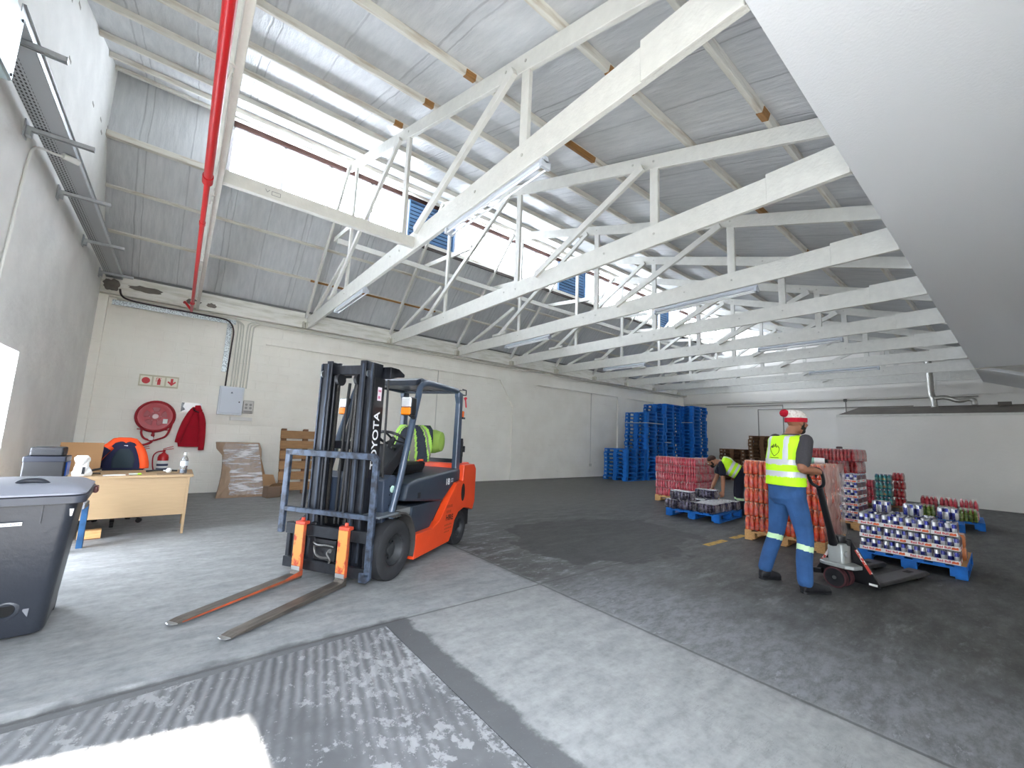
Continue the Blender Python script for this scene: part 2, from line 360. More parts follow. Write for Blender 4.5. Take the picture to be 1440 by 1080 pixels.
# patch of bare mortar on the wall plate near the left corner and round the pipe end
m = MB()
def blot(cx, cz, rx, rzz, y, seed, n=22):
    rnd = random.Random(seed); pts = []
    for i in range(n):
        a = 2 * pi * i / n; k = .78 + .34 * rnd.random()
        pts.append((cx + rx * k * cos(a), cz + rzz * k * sin(a)))
    m.prism(pts, 'y', y - .004, y + .004)
blot(-.75, 3.93, .26, .06, YB - .203, 3); blot(-1.25, 3.9, .12, .12, YB - .203, 5); blot(-.02, 3.86, .13, .075, YB - .203, 8); blot(.28, 3.86, .09, .05, YB - .203, 9)
struct(m.build('trim_2', mat('bare_mortar', (112, 106, 98), .95, var=.15, vscale=14)))

# left wall with a bright door opening near the doorway
LW = mat('rough_white_plaster', (232, 231, 227), .85, var=.06, vscale=2.4, bump=.55, bscale=9)
m = MB()
for y0, y1, z0, z1 in ((6.7, YB + .2, -.3, 9), (5.5, 6.7, 2.07, 9), (YF - .2, 5.5, -.3, 9), (5.5, 6.7, -.3, .02)):
    m.box(XL - .24, XL, y0, y1, z0, z1)
struct(m.build('wall_left', LW))
m = MB()
for i in range(9):   # chipped fixing scars high on the wall
    rnd = random.Random(i); y = 5.6 + rnd.random() * 3.4; z = 4.5 + rnd.random() * 1.6
    m.box(XL, XL + .003, y, y + .1, z, z + .035)
struct(m.build('trim_3', mat('plaster_scar', (168, 164, 156), .9)))
m = MB(); fr = .05
m.box(XL - .2, XL - .14, 5.5, 5.56, 0, 2.07); m.box(XL - .2, XL - .14, 6.64, 6.7, 0, 2.07); m.box(XL - .2, XL - .14, 5.56, 6.64, 2.01, 2.07); m.box(XL - .2, XL - .14, 5.56, 6.64, 1.0, 1.05)
w0 = struct(m.build('window_5', mat('grey_window_frame', (120, 122, 128), .5)))
# far wall and front wall (the doorway is behind the camera)
FW = mat('far_white_plaster', (238, 235, 229), .8, var=.035, vscale=1.0, bump=.2, bscale=14)  # plain off-white base colour with faint random mottling
m = MB(); m.box(XR, XR + .22, YF - .2, YB + .2, -.3, 9)
struct(m.build('wall_right', FW))
m = MB(); m.box(XR - .05, XR, .2, YB - .06, 3.35, 3.72)
struct(m.build('trim_4', FW))
m = MB(); m.box(.62, XR + .2, YF - .15, YF, -.3, 9); m.box(XL - .2, XL + .02, YF - .15, YF, -.3, 9)
m.prism([(XL - .2, 3.66), (.62, 3.12), (.62, 9), (XL - .2, 9)], 'y', YF - .15, YF)  # unseen lintel slant and jamb shaped to place the sun patch on the ramp
struct(m.build('wall_front', WALL))

# ---------------- roof
def roof_material():
    g = G('roof_insulation_foil'); P, X, Y, Z = g.pos()
    n = g.noise(P, 1.5, 4); n2 = g.noise(P, 5, 5, .6, (3, .5, .5)); n3 = g.noise(P, 34, 3)
    xx = g.math('ADD', X, g.math('MULTIPLY', g.math('SUBTRACT', n, .5), .07))
    f = g.math('MULTIPLY', g.math('FRACT', g.math('DIVIDE', xx, 1.32)), 1.32)
    def seam(c, w): return g.step(g.math('ABSOLUTE', g.math('SUBTRACT', f, c)), w, w * .25)
    s = g.math('MAXIMUM', g.math('MAXIMUM', seam(.3, .016), seam(.4, .012)), g.math('MULTIPLY', seam(.98, .016), .8))
    c = g.mix(g.step(n2, .3, .7), (.57, .585, .60), (.67, .68, .69))
    c = g.mix(g.math('MULTIPLY', s, .34), c, (.25, .26, .28))
    g.l(c, g.b.inputs['Base Color']); g.b.inputs['Roughness'].default_value = .42; g.b.inputs['Metallic'].default_value = .12
    g.bump(g.math('ADD', g.math('ADD', n2, g.math('MULTIPLY', s, -.8)), g.math('MULTIPLY', n3, .12)), .32, .05); return g.m
FOIL = roof_material()
def zg(y): return 4.147 + .328 * y          # underside of the long roof slope
def zs(y): return 14.86 - y                  # underside of the steep slope
m = MB(); y0, y1 = -1.0, 9.12
m.add([(XL - .2, y0, zg(y0)), (XR + .2, y0, zg(y0)), (XR + .2, y1, zg(y1)), (XL - .2, y1, zg(y1)),
       (XL - .2, y0, zg(y0) + .06), (XR + .2, y0, zg(y0) + .06), (XR + .2, y1, zg(y1) + .06), (XL - .2, y1, zg(y1) + .06)],
      [(0, 1, 2, 3), (7, 6, 5, 4), (0, 4, 5, 1), (3, 2, 6, 7), (0, 3, 7, 4), (1, 5, 6, 2)])
ceil = struct(m.build('ceiling', FOIL))
m = MB(); y0, y1 = 8.9, YB + .2
m.add([(XL - .2, y0, zs(y0)), (XR + .2, y0, zs(y0)), (XR + .2, y1, zs(y1)), (XL - .2, y1, zs(y1)),
       (XL - .2, y0, zs(y0) + .06), (XR + .2, y0, zs(y0) + .06), (XR + .2, y1, zs(y1) + .06), (XL - .2, y1, zs(y1) + .06)],
      [(3, 2, 1, 0), (4, 5, 6, 7), (1, 5, 4, 0), (7, 6, 2, 3), (4, 7, 3, 0), (2, 6, 5, 1)])
ceil2 = struct(m.build('ceiling_slope', FOIL))
PUR = mat('weathered_white_purlin', (222, 219, 209), .65, rgb2=(190, 178, 160), vscale=5, thr=(.5, .72), bump=.3, bscale=22, stretch=(.5, 4, 4))
RAW = mat('raw_brown_timber', (150, 108, 60), .7, var=.2, vscale=8, stretch=(1, 8, 8))
n = V((0, -.328, 1)).normalized()
def purlin(y, parent, slope, x0=XL, x1=XR, mt=PUR, h=.075, w=.055, off=0.):
    z = zg(y) if slope == 'g' else zs(y); up = V((0, -.312, .95)) if slope == 'g' else V((0, .7071, .7071))
    c = V((0, y, z)) - up * (h / 2 + off); q = MB(); q.bar((x0, c.y, c.z), (x1, c.y, c.z), w, h, up)
    return q.build('purlin', mt, parent, bevel=.004)
for y in (1.35, 2.2, 3.5, 4.5, 5.5, 6.35, 7.4, 8.12): purlin(y, ceil, 'g')
for y in (9.5, 10.08): purlin(y, ceil2, 's', h=.05, w=.05)
q = purlin(10.08, ceil2, 's', 2.0, 5.2, RAW, .012, .052, .05); q.name = 'bare_timber_strip'; q['label'] = 'unpainted brown strip of roof timber'
for y, x0, x1 in ((2.2, 2.75, 3.15), (2.2, 6.0, 6.5), (1.35, 3.95, 4.1), (1.35, 5.3, 5.6), (3.5, 1.98, 2.11), (4.5, 1.98, 2.11), (5.5, 1.98, 2.11), (1.35, 7.5, 7.9), (3.5, 3.2, 4.1), (2.2, 8.2, 8.8)):
    q = purlin(y, ceil, 'g', x0, x1, RAW, .07, .062, .012); q.name = 'bare_timber_block'; q['label'] = 'unpainted brown timber block on the purlin'
m = MB(); m.box(XL, XR, YB - .12, YB - .02, 4.12, 4.17)
m.build('eaves_batten', mat('eaves_gap_shade', (120, 120, 118), .9), ceil2)  # batten coloured dark to stand for the shaded gap at the eaves
# clerestory: sill, head, brown beam, panes between mullions, blue louvres
YG = 8.9; Z0, Z1 = 5.97, 6.93
m = MB(); m.box(XL, XR, YG - .09, YG, Z0 - .1, Z0); struct(m.build('trim_5', PUR, bevel=.006))
m = MB(); m.box(.2, XR, YG - .06, YG + .05, Z1, Z1 + .13); struct(m.build('trim_6', mat('dark_brown_beam', (66, 38, 30), .7, var=.25, vscale=6, stretch=(1, 6, 6))))
m = MB(); m.box(XL, XR, YG - .26, YG - .20, Z1 + .0, Z1 + .075); struct(m.build('trim_7', PUR, bevel=.006))
m = MB(); m.box(XL, .2, YG - .005, YG + .02, Z0, Z1 + .2); struct(m.build('wall_infill', FOIL))
m = MB(); m.box(.2, XR, YG - .12, YG - .09, Z0 - .17, Z0 - .1); struct(m.build('trim_8', mat('sill_gap_shade', (70, 62, 58), .8)))  # solid dark strip, the shade of the gap below the sill as colour
g = G('clerestory_glass')
g.b.inputs['Base Color'].default_value = (.9, .92, .93, 1); g.b.inputs['Roughness'].default_value = .15
tr = g.n('BsdfTransparent'); mx = g.n('MixShader'); mx.inputs[0].default_value = .07
g.l(tr.outputs[0], mx.inputs[1]); g.l(g.b.outputs[0], mx.inputs[2]); g.l(mx.outputs[0], [n for n in g.nt.nodes if n.type == 'OUTPUT_MATERIAL'][0].inputs[0])
PANE = g.m
MULL = mat('mullion_grey', (190, 186, 190), .6)
for i, (x0, x1) in enumerate(((.2, 3.68), (5.02, 8.72), (10.02, 13.98), (15.14, 19.5))):
    f = MB(); k = max(1, round((x1 - x0) / .95))
    for j in range(k + 1):
        x = x0 + (x1 - x0) * j / k; f.box(x - .024, x + .024, YG - .03, YG + .02, Z0, Z1)
    f.box(x0, x1, YG - .03, YG + .02, Z1 - .03, Z1); f.box(x0, x1, YG - .03, YG + .02, Z0, Z0 + .03)
    w = struct(f.build('window_%d' % (i + 1), MULL))
    for j in range(k):
        q = MB(); a = x0 + (x1 - x0) * j / k + .024; b = x0 + (x1 - x0) * (j + 1) / k - .024
        q.box(a, b, YG, YG + .012, Z0 + .03, Z1 - .03); q.build('pane', PANE, w)
LOUV = mat('blue_louvre', (104, 142, 184), .5, var=.12, vscale=4); LOUB = mat('louvre_gap_shade', (44, 66, 98), .6)  # back panel darkened so the shade between blades is in its colour
for i, x0 in enumerate((3.72, 8.76, 14.02)):
    x1 = x0 + (1.26 if i < 2 else 1.1)
    t = thing('louvre_vent', ['blue metal louvre vent in the roof glazing nearest the left wall', 'blue metal louvre vent in the roof glazing, middle one of three', 'blue metal louvre vent in the roof glazing farthest from the left wall'][i], 'vent', (x0, YG, Z0))
    f = MB(); L = x1 - x0; H = Z1 - Z0
    f.box(0, .03, -.05, .04, 0, H); f.box(L - .03, L, -.05, .04, 0, H); f.box(.03, L - .03, -.05, .04, 0, .02); f.box(.03, L - .03, -.05, .04, H - .02, H); f.build('vent_frame', LOUV, t); f = MB(); f.box(.03, L - .03, .035, .04, .02, H - .02); f.build('gap_shade_panel', LOUB, t)
    for j in range(9):
        z = .06 + j * (H - .1) / 9; s = MB()
        s.bar((.03, -.005, z + .04), (L - .03, -.005, z + .04), .012, .062, (0, -.62, .78)); s.build('louvre_blade', LOUV, t)

# ---------------- sloping soffit over the entrance, and the store room block at the far end
SOFF = mat('soffit_board', (236, 238, 241), .8, bump=.12, bscale=60)
m = MB(); m.box(XL, 16.4, YF, .77, 3.72, 3.80)
m.box(XL, 16.4, .74, .77, 3.80, 4.3)
struct(m.build('ceiling_soffit', SOFF))
m = MB(); m.add([(16.4, .77, 3.72), (XR, .77, 3.72), (XR, YF, 3.29), (16.4, YF, 3.29), (16.4, .77, 3.8), (XR, .77, 3.8), (XR, YF, 3.37), (16.4, YF, 3.37)],
      [(0, 3, 2, 1), (4, 5, 6, 7), (0, 1, 5, 4), (1, 2, 6, 5), (2, 3, 7, 6), (3, 0, 4, 7)])
struct(m.build('ceiling_lean', SOFF))
m = MB(); m.box(16.37, 16.43, YF, .77, 3.69, 3.74); struct(m.build('trim_9', WHITE))
m = MB(); m.box(17.0, 17.12, YF, 3.94, 0, 2.5); m.box(17.12, XR, 3.82, 3.94, 0, 2.5)
m.build('store_block', FW); sb = bpy.data.objects['store_block']; sb.name = 'wall_store'; struct(sb)
m = MB(); m.box(16.98, 17.14, YF, 3.96, 2.5, 2.57); struct(m.build('trim_10', WHITE))
m = MB(); m.add([(17.0, YF, 2.57), (17.0, 3.92, 2.57), (17.9, 3.55, 2.86), (17.9, YF, 2.86), (17.0, 3.92, 2.5), (17.9, 3.55, 2.5), (17.0, YF, 2.5), (17.9, YF, 2.5)],
             [(0, 3, 2, 1), (1, 2, 5, 4), (2, 3, 7, 5), (0, 1, 4, 6), (3, 0, 6, 7), (4, 5, 7, 6)])
struct(m.build('ceiling_store', mat('dusty_roof_sheet', (104, 98, 90), .85, var=.15, vscale=3)))
# ------------------------------------------------------------------ roof trusses
ZB0, ZB1 = 3.73, 4.0
def truss(label, first=False):
    t = thing('roof_truss', label, 'truss', (0, 0, 0), 0, 'white roof trusses')
    W = .05
    def b(name, p0, p1, h, x=0.025, w=W):
        q = MB(); q.bar((x, *p0), (x, *p1), w, h, (0, 0, 1) if abs(p1[0] - p0[0]) > .05 else (0, 1, 0)); return q.build(name, WHITE, t, bevel=.004)
    b('bottom_chord', (.775, (ZB0 + ZB1) / 2), (YB - .12, (ZB0 + ZB1) / 2), ZB1 - ZB0)
    b('splice_plate', (.78, 3.87), (1.42, 3.87), .30, -.012, .024)
    def zt(y): return 4.31 + .328 * (y - 1.38)
    b('top_chord', (.775, zt(.775) + .095), (8.12, zt(8.12) + .095), .18)
    b('rafter', (YB - .2, 4.0), (8.02, 6.62), .1, -.028, .05)
    for y in (7.72, 5.28, 2.65): b('post', (y, ZB1 - .02), (y, zt(y) + .05), .11 if y < 7 else .085, .025, .044)
    b('diagonal', (2.78, zt(2.78) + .03), (4.75, ZB1 - .04), .1, -.026, .05)
    b('diagonal', (5.5, zt(5.5) + .03), (8.45, 4.02), .09, -.026, .05)
    b('strut', (7.95, 4.62), (9.98, ZB1 - .02), .08, .02)
    b('collar', (9.05, 5.44), (6.85, 5.2), .1, .078, .05)
    b('top_cleat', (8.2, 4.03), (8.75, 4.03), .06, -.02, .04)
    m = MB()
    for y, z in ((2.65, 3.88), (5.28, 3.88), (7.72, 3.88), (10.3, 3.84), (2.65, zt(2.65) + .1), (5.28, zt(5.28) + .1), (2.95, zt(2.95) + .1), (8.0, 6.5), (5.6, 3.9), (3.4, 3.88)):
        m.cyl((-.008, y, z), (.0, y, z), .014, 8)
    m.build('bolts', mat('painted_bolt', (190, 188, 180), .5), t)
    q = MB(); q.box(-.035, -.0, YB - .33, YB - .2, 3.72, 3.86); q.box(-.1, -.075, YB - .34, YB - .2, 3.73, 3.87); q.build('hanger_bracket', mat('bracket_cream', (206, 202, 188), .6), t)
    return t
names = ['white roof truss nearest the left wall, with the red pipe running under it', 'second white roof truss from the left wall, two twin tube lamps under it', 'third white roof truss from the left wall, with no lamp at its right end',
         'fourth white roof truss from the left wall, long lamp tube under its right half', 'fifth white roof truss from the left wall', 'sixth white roof truss from the left wall, lamp tube under its chord',
         'seventh white roof truss from the left wall', 'eighth white roof truss from the left wall, lamp tube under its chord', 'ninth white roof truss from the left wall, second before the far wall', 'last white roof truss, right in front of the far wall']
T0 = truss(names[0]); TX = [.03] + [.04 + 2.08 * i for i in range(1, 10)]
for i, x in enumerate(TX):
    t = T0 if i == 0 else dup(T0, (x, 0, 0), 0, names[i])
    t.location = (x, 0, 0)
# long horizontal brace that ties the trusses together, and the short tie on the left
m = MB(); m.bar((TX[1] + .02, 8.62, 5.24), (TX[9] + .05, 8.62, 5.24), .05, .11); tag(m.build('longitudinal_brace', WHITE, bevel=.004), 'long white horizontal timber tying all the trusses below the glazing', 'brace')
m = MB(); m.box(TX[0] + .05, TX[1], 4.80, 4.86, 3.76, 3.90); tie = m.build('tie_beam', WHITE, bevel=.004)
tag(tie, 'short white timber tie with stamped marks between the two trusses nearest the left wall', 'beam')
m = MB()
for a, b_ in (((.44, 3.845), (.46, 3.815)), ((.46, 3.815), (.48, 3.845)), ((.5, 3.80), (.58, 3.80)), ((.5, 3.84), (.58, 3.84)), ((.5, 3.80), (.5, 3.84)), ((.58, 3.80), (.58, 3.84))): m.tube([(a[0], 4.799, a[1]), (b_[0], 4.799, b_[1])], .003, 5)
m.build('stamp', mat('stamp_ink', (150, 150, 148), .7), tie)

# ------------------------------------------------------------------ fluorescent fittings
TUBE = mat('unlit_lamp_tube', (236, 238, 240), .2, coat=.4)
FIT = mat('lamp_fitting_white', (192, 198, 206), .35)
def fitting(label, x, ya, yb, z=3.66):
    L = yb - ya; t = thing('fluorescent_lamp', label, 'lamp', (x, ya, z), 0, 'fluorescent lamps under the trusses')
    m = MB(); m.prism([(-.018, .055), (.018, .055), (.03, .02), (.015, .0), (-.015, .0), (-.03, .02)], 'y', 0, L); m.build('housing', FIT, t)
    for sx in (-.034, .034):
        q = MB(); q.cyl((sx, .04, -.03), (sx, L - .04, -.03), .012, 10); q.build('tube', TUBE, t)
    for y in (.0, L - .035):
        q = MB(); q.box(-.055, .055, y, y + .035, -.045, .02); q.build('lamp_holder', FIT, t, bevel=.004)
for lb, k, a, b in (('twin tube lamp under the second truss, high above the forklift mast', 1, 2.35, 3.95), ('twin tube lamp under the second truss, at its wall end', 1, 6.6, 8.2), ('twin tube lamp under the fourth truss from the left wall', 3, 2.3, 3.95),
                    ('twin tube lamp under the fourth truss near the back wall', 3, 6.6, 8.2), ('twin tube lamp under the sixth truss from the left wall', 5, 2.25, 3.85), ('twin tube lamp under the eighth truss from the left wall', 7, 2.4, 4.0), ('twin tube lamp under the sixth truss near the back wall', 5, 6.9, 8.4)):
    fitting(lb, TX[k] + .025, a, b)
# ------------------------------------------------------------------ red fire main under the first truss
t = thing('fire_pipe', 'bright red fire pipe running under the roof truss nearest the left wall', 'pipe', (-.035, 0, 3.62))
m = MB(); m.tube([(0, YF, 0), (0, 4.55, 0)], .034, 14); m.build('wide_pipe', RED, t)
m = MB(); m.cyl((0, 4.5, 0), (0, 4.62, 0), .043, 14); m.cyl((0, 5.6, 0), (0, 5.68, 0), .03, 12); m.cyl((0, 9.6, .0), (0, 9.68, .0), .036, 12); m.build('coupling', RED, t)
m = MB(); m.tube(catmull([(0, 4.6, 0), (0, 7.5, 0), (0, 10.15, .02), (-.01, 10.35, .04), (-.08, 10.42, .14), (-.12, 10.5, .2), (-.13, 10.56, .2)], 6), .024, 12); m.build('narrow_pipe', RED, t)
for y in (1.2, 3.1, 5.1, 7.0, 8.9):
    m = MB(); m.tube([(.036, y, .0), (.05, y, .06), (.04, y, .12)], .006, 6); m.box(-.02, .075, y - .012, y + .012, .105, .112); m.build('pipe_clip', mat('clip_white', (220, 218, 212), .5), t)
# ------------------------------------------------------------------ cable tray on the left wall
TR = G('perforated_tray'); P, X, Y, Z = TR.pos()
def slots(g, a, b, pa, pb):
    fa = g.math('ABSOLUTE', g.math('SUBTRACT', g.math('FRACT', g.math('DIVIDE', a, pa)), .5)); fb = g.math('ABSOLUTE', g.math('SUBTRACT', g.math('FRACT', g.math('DIVIDE', b, pb)), .5))
    return g.math('MULTIPLY', g.step(fa, .33, .28), g.step(fb, .27, .22))
sl = slots(TR, Y, X, .05, .026)
TR.l(TR.mix(sl, (.46, .48, .5), (.05, .05, .052)), TR.b.inputs['Base Color']); TR.b.inputs['Metallic'].default_value = .7; TR.b.inputs['Roughness'].default_value = .4
t = thing('cable_tray', 'galvanised cable tray running along the left wall on brackets', 'cable tray', (0, 0, 0))
m = MB(); m.box(-1.34, -1.12, 4.0, 10.66, 4.055, 4.06); m.build('perforated_base', TR.m, t)
m = MB(); m.box(-1.345, -1.34, 4.0, 10.66, 4.055, 4.12); m.box(-1.12, -1.115, 4.0, 10.66, 4.055, 4.12); m.box(-1.12, -1.10, 4.0, 10.66, 4.118, 4.12); m.build('side_rail', GALV, t)
m = MB(); m.box(-1.235, -1.121, 4.0, 10.66, 4.050, 4.0545); m.build('plain_strip', mat('dull_galvanised', (172, 176, 180), .45, .3), t)
for i, y in enumerate((4.3, 5.6, 6.95, 8.6, 10.25)):
    b = thing('strut_bracket', ['galvanised strut bracket beside the sheet metal box', 'galvanised strut bracket where the white cable enters the tray', 'second galvanised strut bracket past the sheet metal box', 'third galvanised strut bracket past the sheet metal box', 'farthest galvanised strut bracket, near the back corner'][i] if i else 'galvanised strut bracket nearest the camera, beside the sheet metal box', 'bracket', (XL, y, 4.0), 0, 'brackets under the cable tray')
    q = MB(); q.box(0, .46, -.02, -.017, .01, .05); q.box(0, .46, .017, .02, .01, .05); q.box(0, .46, -.02, .02, .047, .05); q.box(0, .46, -.02, -.008, .01, .013); q.box(0, .46, .008, .02, .01, .013)
    q.box(.455, .46, -.02, .02, .01, .05); q.build('strut_arm', GALV, b)
    q = MB(); q.box(0, .012, -.05, .05, -.07, .1); q.box(.012, .05, -.03, .03, -.045, .008); q.build('wall_plate', GALV, b, bevel=.003)
t = thing('sheet_metal_box', 'shiny galvanised sheet metal box high on the left wall, cut off by the photo edge', 'box', (XL, 3.82, 3.45))
m = MB(); m.prism([(0.004, 0), (.345, 0), (.355, .01), (.355, .44), (.345, .45), (0.004, .45)], 'y', -1.2, 0); m.build('box_body', mat('galvanised_sheet', (168, 184, 188), .32, .7, var=.1, vscale=2.5), t, bevel=.003)
m = MB()
for y, z in ((-.03, .03), (-.03, .41), (-.5, .41)): m.cyl((.355, y, z), (.362, y, z), .01, 8)
m.build('screw', STEEL, t)
CAB = mat('white_cable', (222, 222, 218), .5)
m = MB(); m.tube(catmull([(-1.18, 5.92, 4.01), (-1.25, 5.9, 4.0), (-1.36, 5.82, 3.97), (-1.385, 5.78, 3.8), (-1.385, 5.72, 3.2), (-1.385, 5.66, 2.5), (-1.385, 5.62, 2.12)], 6), .012, 8)
c = m.build('cable', CAB); tag(c, 'white cable drooping from the tray down the left wall', 'cable')
m = MB(); m.cyl((-1.2, 5.9, 4.01), (-1.1, 5.98, 4.02), .03, 10); m.build('cable_gland', CAB, c)

# ------------------------------------------------------------------ things on the back wall
yw = YB - .06
t = thing('wall_tray', 'bright perforated cable tray bent down the back wall to the distribution board', 'cable tray', (0, 0, 0))
TW = mat('bright_perforated_tray', (206, 214, 216), .35, .6, rgb2=(120, 126, 130), vscale=60, thr=(.5, .6))
m = MB(); m.box(-1.2, .74, 10.53, 10.55, 3.54, 3.63); m.build('horizontal_run', TW, t); m = MB(); m.box(.6, .69, 10.66, 10.70, 2.52, 3.56); m.build('vertical_run', TW, t)
m = MB(); m.tube(catmull([(-1.12, 10.5, 3.84), (-1.08, 10.5, 3.72), (-.95, 10.5, 3.66), (-.6, 10.5, 3.64), (0, 10.5, 3.63), (.45, 10.5, 3.62), (.62, 10.52, 3.58), (.715, 10.58, 3.42), (.72, 10.64, 3.1), (.71, 10.66, 2.7), (.7, 10.62, 2.19)], 6), .016, 8)
tag(m.build('armoured_cable', mat('black_cable', (40, 22, 26), .5)), 'thick black cable along the wall tray down to the distribution board', 'cable')
CONd = mat('painted_conduit', (206, 204, 194), .6)
for i, (x, tx, sd) in enumerate(((.80, -1.15, -1), (.85, -1.15, -1), (.90, -.9, -1), (.97, 4.6, 1), (1.02, 5.0, 1), (1.08, 18.9, 1))):
    z = 3.69 - .018 * (i % 3); m = MB(); s = -1 if sd < 0 else 1
    m.tube(catmull([(x, 10.68, 2.2), (x, 10.68, 3.0), (x, 10.68, z - .16), (x + s * .03, 10.66, z - .05), (x + s * .13, 10.62, z)], 5) + [V((tx, 10.62, z))], .016, 6)
    tag(m.build('conduit', CONd), ['cream conduit nearest the bent tray, turning left under the wall plate', 'cream conduit second from the bent tray, turning left', 'cream conduit third from the bent tray, turning left', 'cream conduit turning right, fourth from the bent tray', 'cream conduit turning right, fifth from the bent tray', 'long cream conduit running right below the wall plate to the far corner'][i], 'conduit', 'conduits above the distribution board')
for i, (x, z0, z1, y) in enumerate(((5.79, 1.2, 3.66, 10.735), (12.6, .5, 3.66, 10.735))):
    m = MB(); m.cyl((x, y, z0), (x, y, z1), .012, 8); m.box(x - .05, x + .05, y - .03, y + .01, z0 - .1, z0)
    tag(m.build('conduit_drop', CONd), ['thin vertical conduit on the back wall behind the forklift cab', 'thin vertical conduit with a socket box left of the blue pallets'][i], 'conduit')
# fire sign of three squares
t = thing('fire_sign', 'photoluminescent fire sign of three red pictograms above the hose reel', 'sign', (-.375, yw - .008, 2.19))
m = MB(); m.box(-.3, .3, -.006, .008, -.115, .115); m.build('backing_board', mat('aged_sign_board', (202, 194, 168), .6), t)
SW, SR = mat('sign_cream', (236, 232, 214), .5), mat('sign_red', (206, 44, 52), .5)
for k in (-1, 0, 1):
    q = MB(); q.box(k * .195 - .085, k * .195 + .085, -.009, -.006, -.085, .085); p = q.build('sign_square', SW, t)
    q = MB(); cx = k * .195
    if k == -1: q.prism([(cx + .062 * cos(a * pi / 12), .062 * sin(a * pi / 12)) for a in range(24)], 'y', -.0105, -.009)
    elif k == 0:
        q.prism([(cx - .025, -.07), (cx + .025, -.07), (cx + .025, .03), (cx + .012, .045), (cx - .012, .045), (cx - .025, .03)], 'y', -.0105, -.009)
        q.box(cx - .01, cx + .01, -.0105, -.009, .045, .062); q.box(cx - .04, cx + .035, -.0105, -.009, .058, .066); q.box(cx - .046, cx - .038, -.0105, -.009, -.01, .064)
    else:
        q.prism([(cx - .02, .07), (cx + .02, .07), (cx + .02, -.01), (cx + .05, .02), (cx + .068, .0), (cx, -.07), (cx - .068, .0), (cx - .05, .02), (cx - .02, -.01)], 'y', -.0105, -.009)
    q.build('pictogram', SR, p)
# hose reel
t = thing('hose_reel', 'red fire hose reel mounted on the back wall above the fire extinguishers', 'hose reel', (-.345, yw - .02, 1.5))
MY = Mx.Rotation(R(90), 4, 'X')          # local z -> -y
HR = mat('hose_reel_red', (176, 28, 40), .4); HH = mat('hose_rubber_red', (158, 20, 34), .6)
def facing(mb): return mb.xf(MY)
m = MB(); m.lathe([(.0, .13), (.07, .13), (.075, .105), (.15, .1), (.2, .115), (.262, .115), (.27, .1), (.262, .09), (.2, .09), (.1, .08)], 36); facing(m).build('front_disc', HR, t)
m = MB(); m.lathe([(.1, .0), (.27, .0), (.29, .006), (.1, .012)], 36); facing(m).build('back_disc', HR, t)
m = MB()
for r_, z_ in ((.235, .02), (.262, .03), (.285, .022), (.295, .045), (.29, .07), (.282, .09), (.25, .05)):
    m.tube([(r_ * cos(a * 2 * pi / 36), r_ * sin(a * 2 * pi / 36), z_) for a in range(36)], .015, 8, closed=True)
facing(m).build('coiled_hose', HH, t)
m = MB()
for k in range(5):
    a = 2 * pi * k / 5 + .3; m.prism([(.1 * cos(a - .35), .1 * sin(a - .35)), (.235 * cos(a - .42), .235 * sin(a - .42)), (.24 * cos(a), .24 * sin(a)), (.235 * cos(a + .42), .235 * sin(a + .42)), (.1 * cos(a + .35), .1 * sin(a + .35))], 'z', .1, .108)
facing(m).build('pressed_panel', mat('hose_reel_dark_red', (150, 26, 36), .4), t, bevel=.004)
m = MB(); m.lathe([(0, .142), (.045, .142), (.05, .13)], 20)
for k in range(6): m.ball((.085 * cos(k * pi / 3), .085 * sin(k * pi / 3), .132), .007, 6)
facing(m).build('hub', mat('hub_pink_grey', (206, 170, 172), .4), t)
m = MB(); m.box(.12, .19, -.128, -.122, -.13, -.04); m.build('instruction_label', PAPER, t)
m = MB(); m.tube(catmull([(-.17, -.05, -.25), (-.17, -.06, -.33), (-.12, -.07, -.42), (-.0, -.08, -.46), (.12, -.07, -.42), (.2, -.06, -.36), (.25, -.05, -.2), (.27, -.04, -.05)], 6), .017, 8); m.build('hanging_hose', HH, t)
m = MB(); m.tube(catmull([(0, -.05, -.27), (0, -.06, -.36), (0, -.06, -.44), (-.02, -.06, -.5), (-.12, -.05, -.55), (-.2, -.04, -.54)], 6), .022, 10); m.ball((0, -.06, -.36), .03, 10); m.build('stop_cock', HH, t)
m = MB(); m.lathe([(0, .075), (.04, .075), (.04, .06), (0, .06)], 16); q = facing(m); q.xf(Mx.Translation((-.02, -.02, -.42))); q.build('nozzle_disc', PAPER, t)
m = MB(); m.tube([(-.19, -.04, -.25), (-.24, -.06, -.25)], .01, 6); m.tube([(.19, -.04, -.25), (.24, -.06, -.26)], .01, 6); m.box(-.2, .2, -.05, 0, -.265, -.245); m.build('mounting_bar', HR, t)
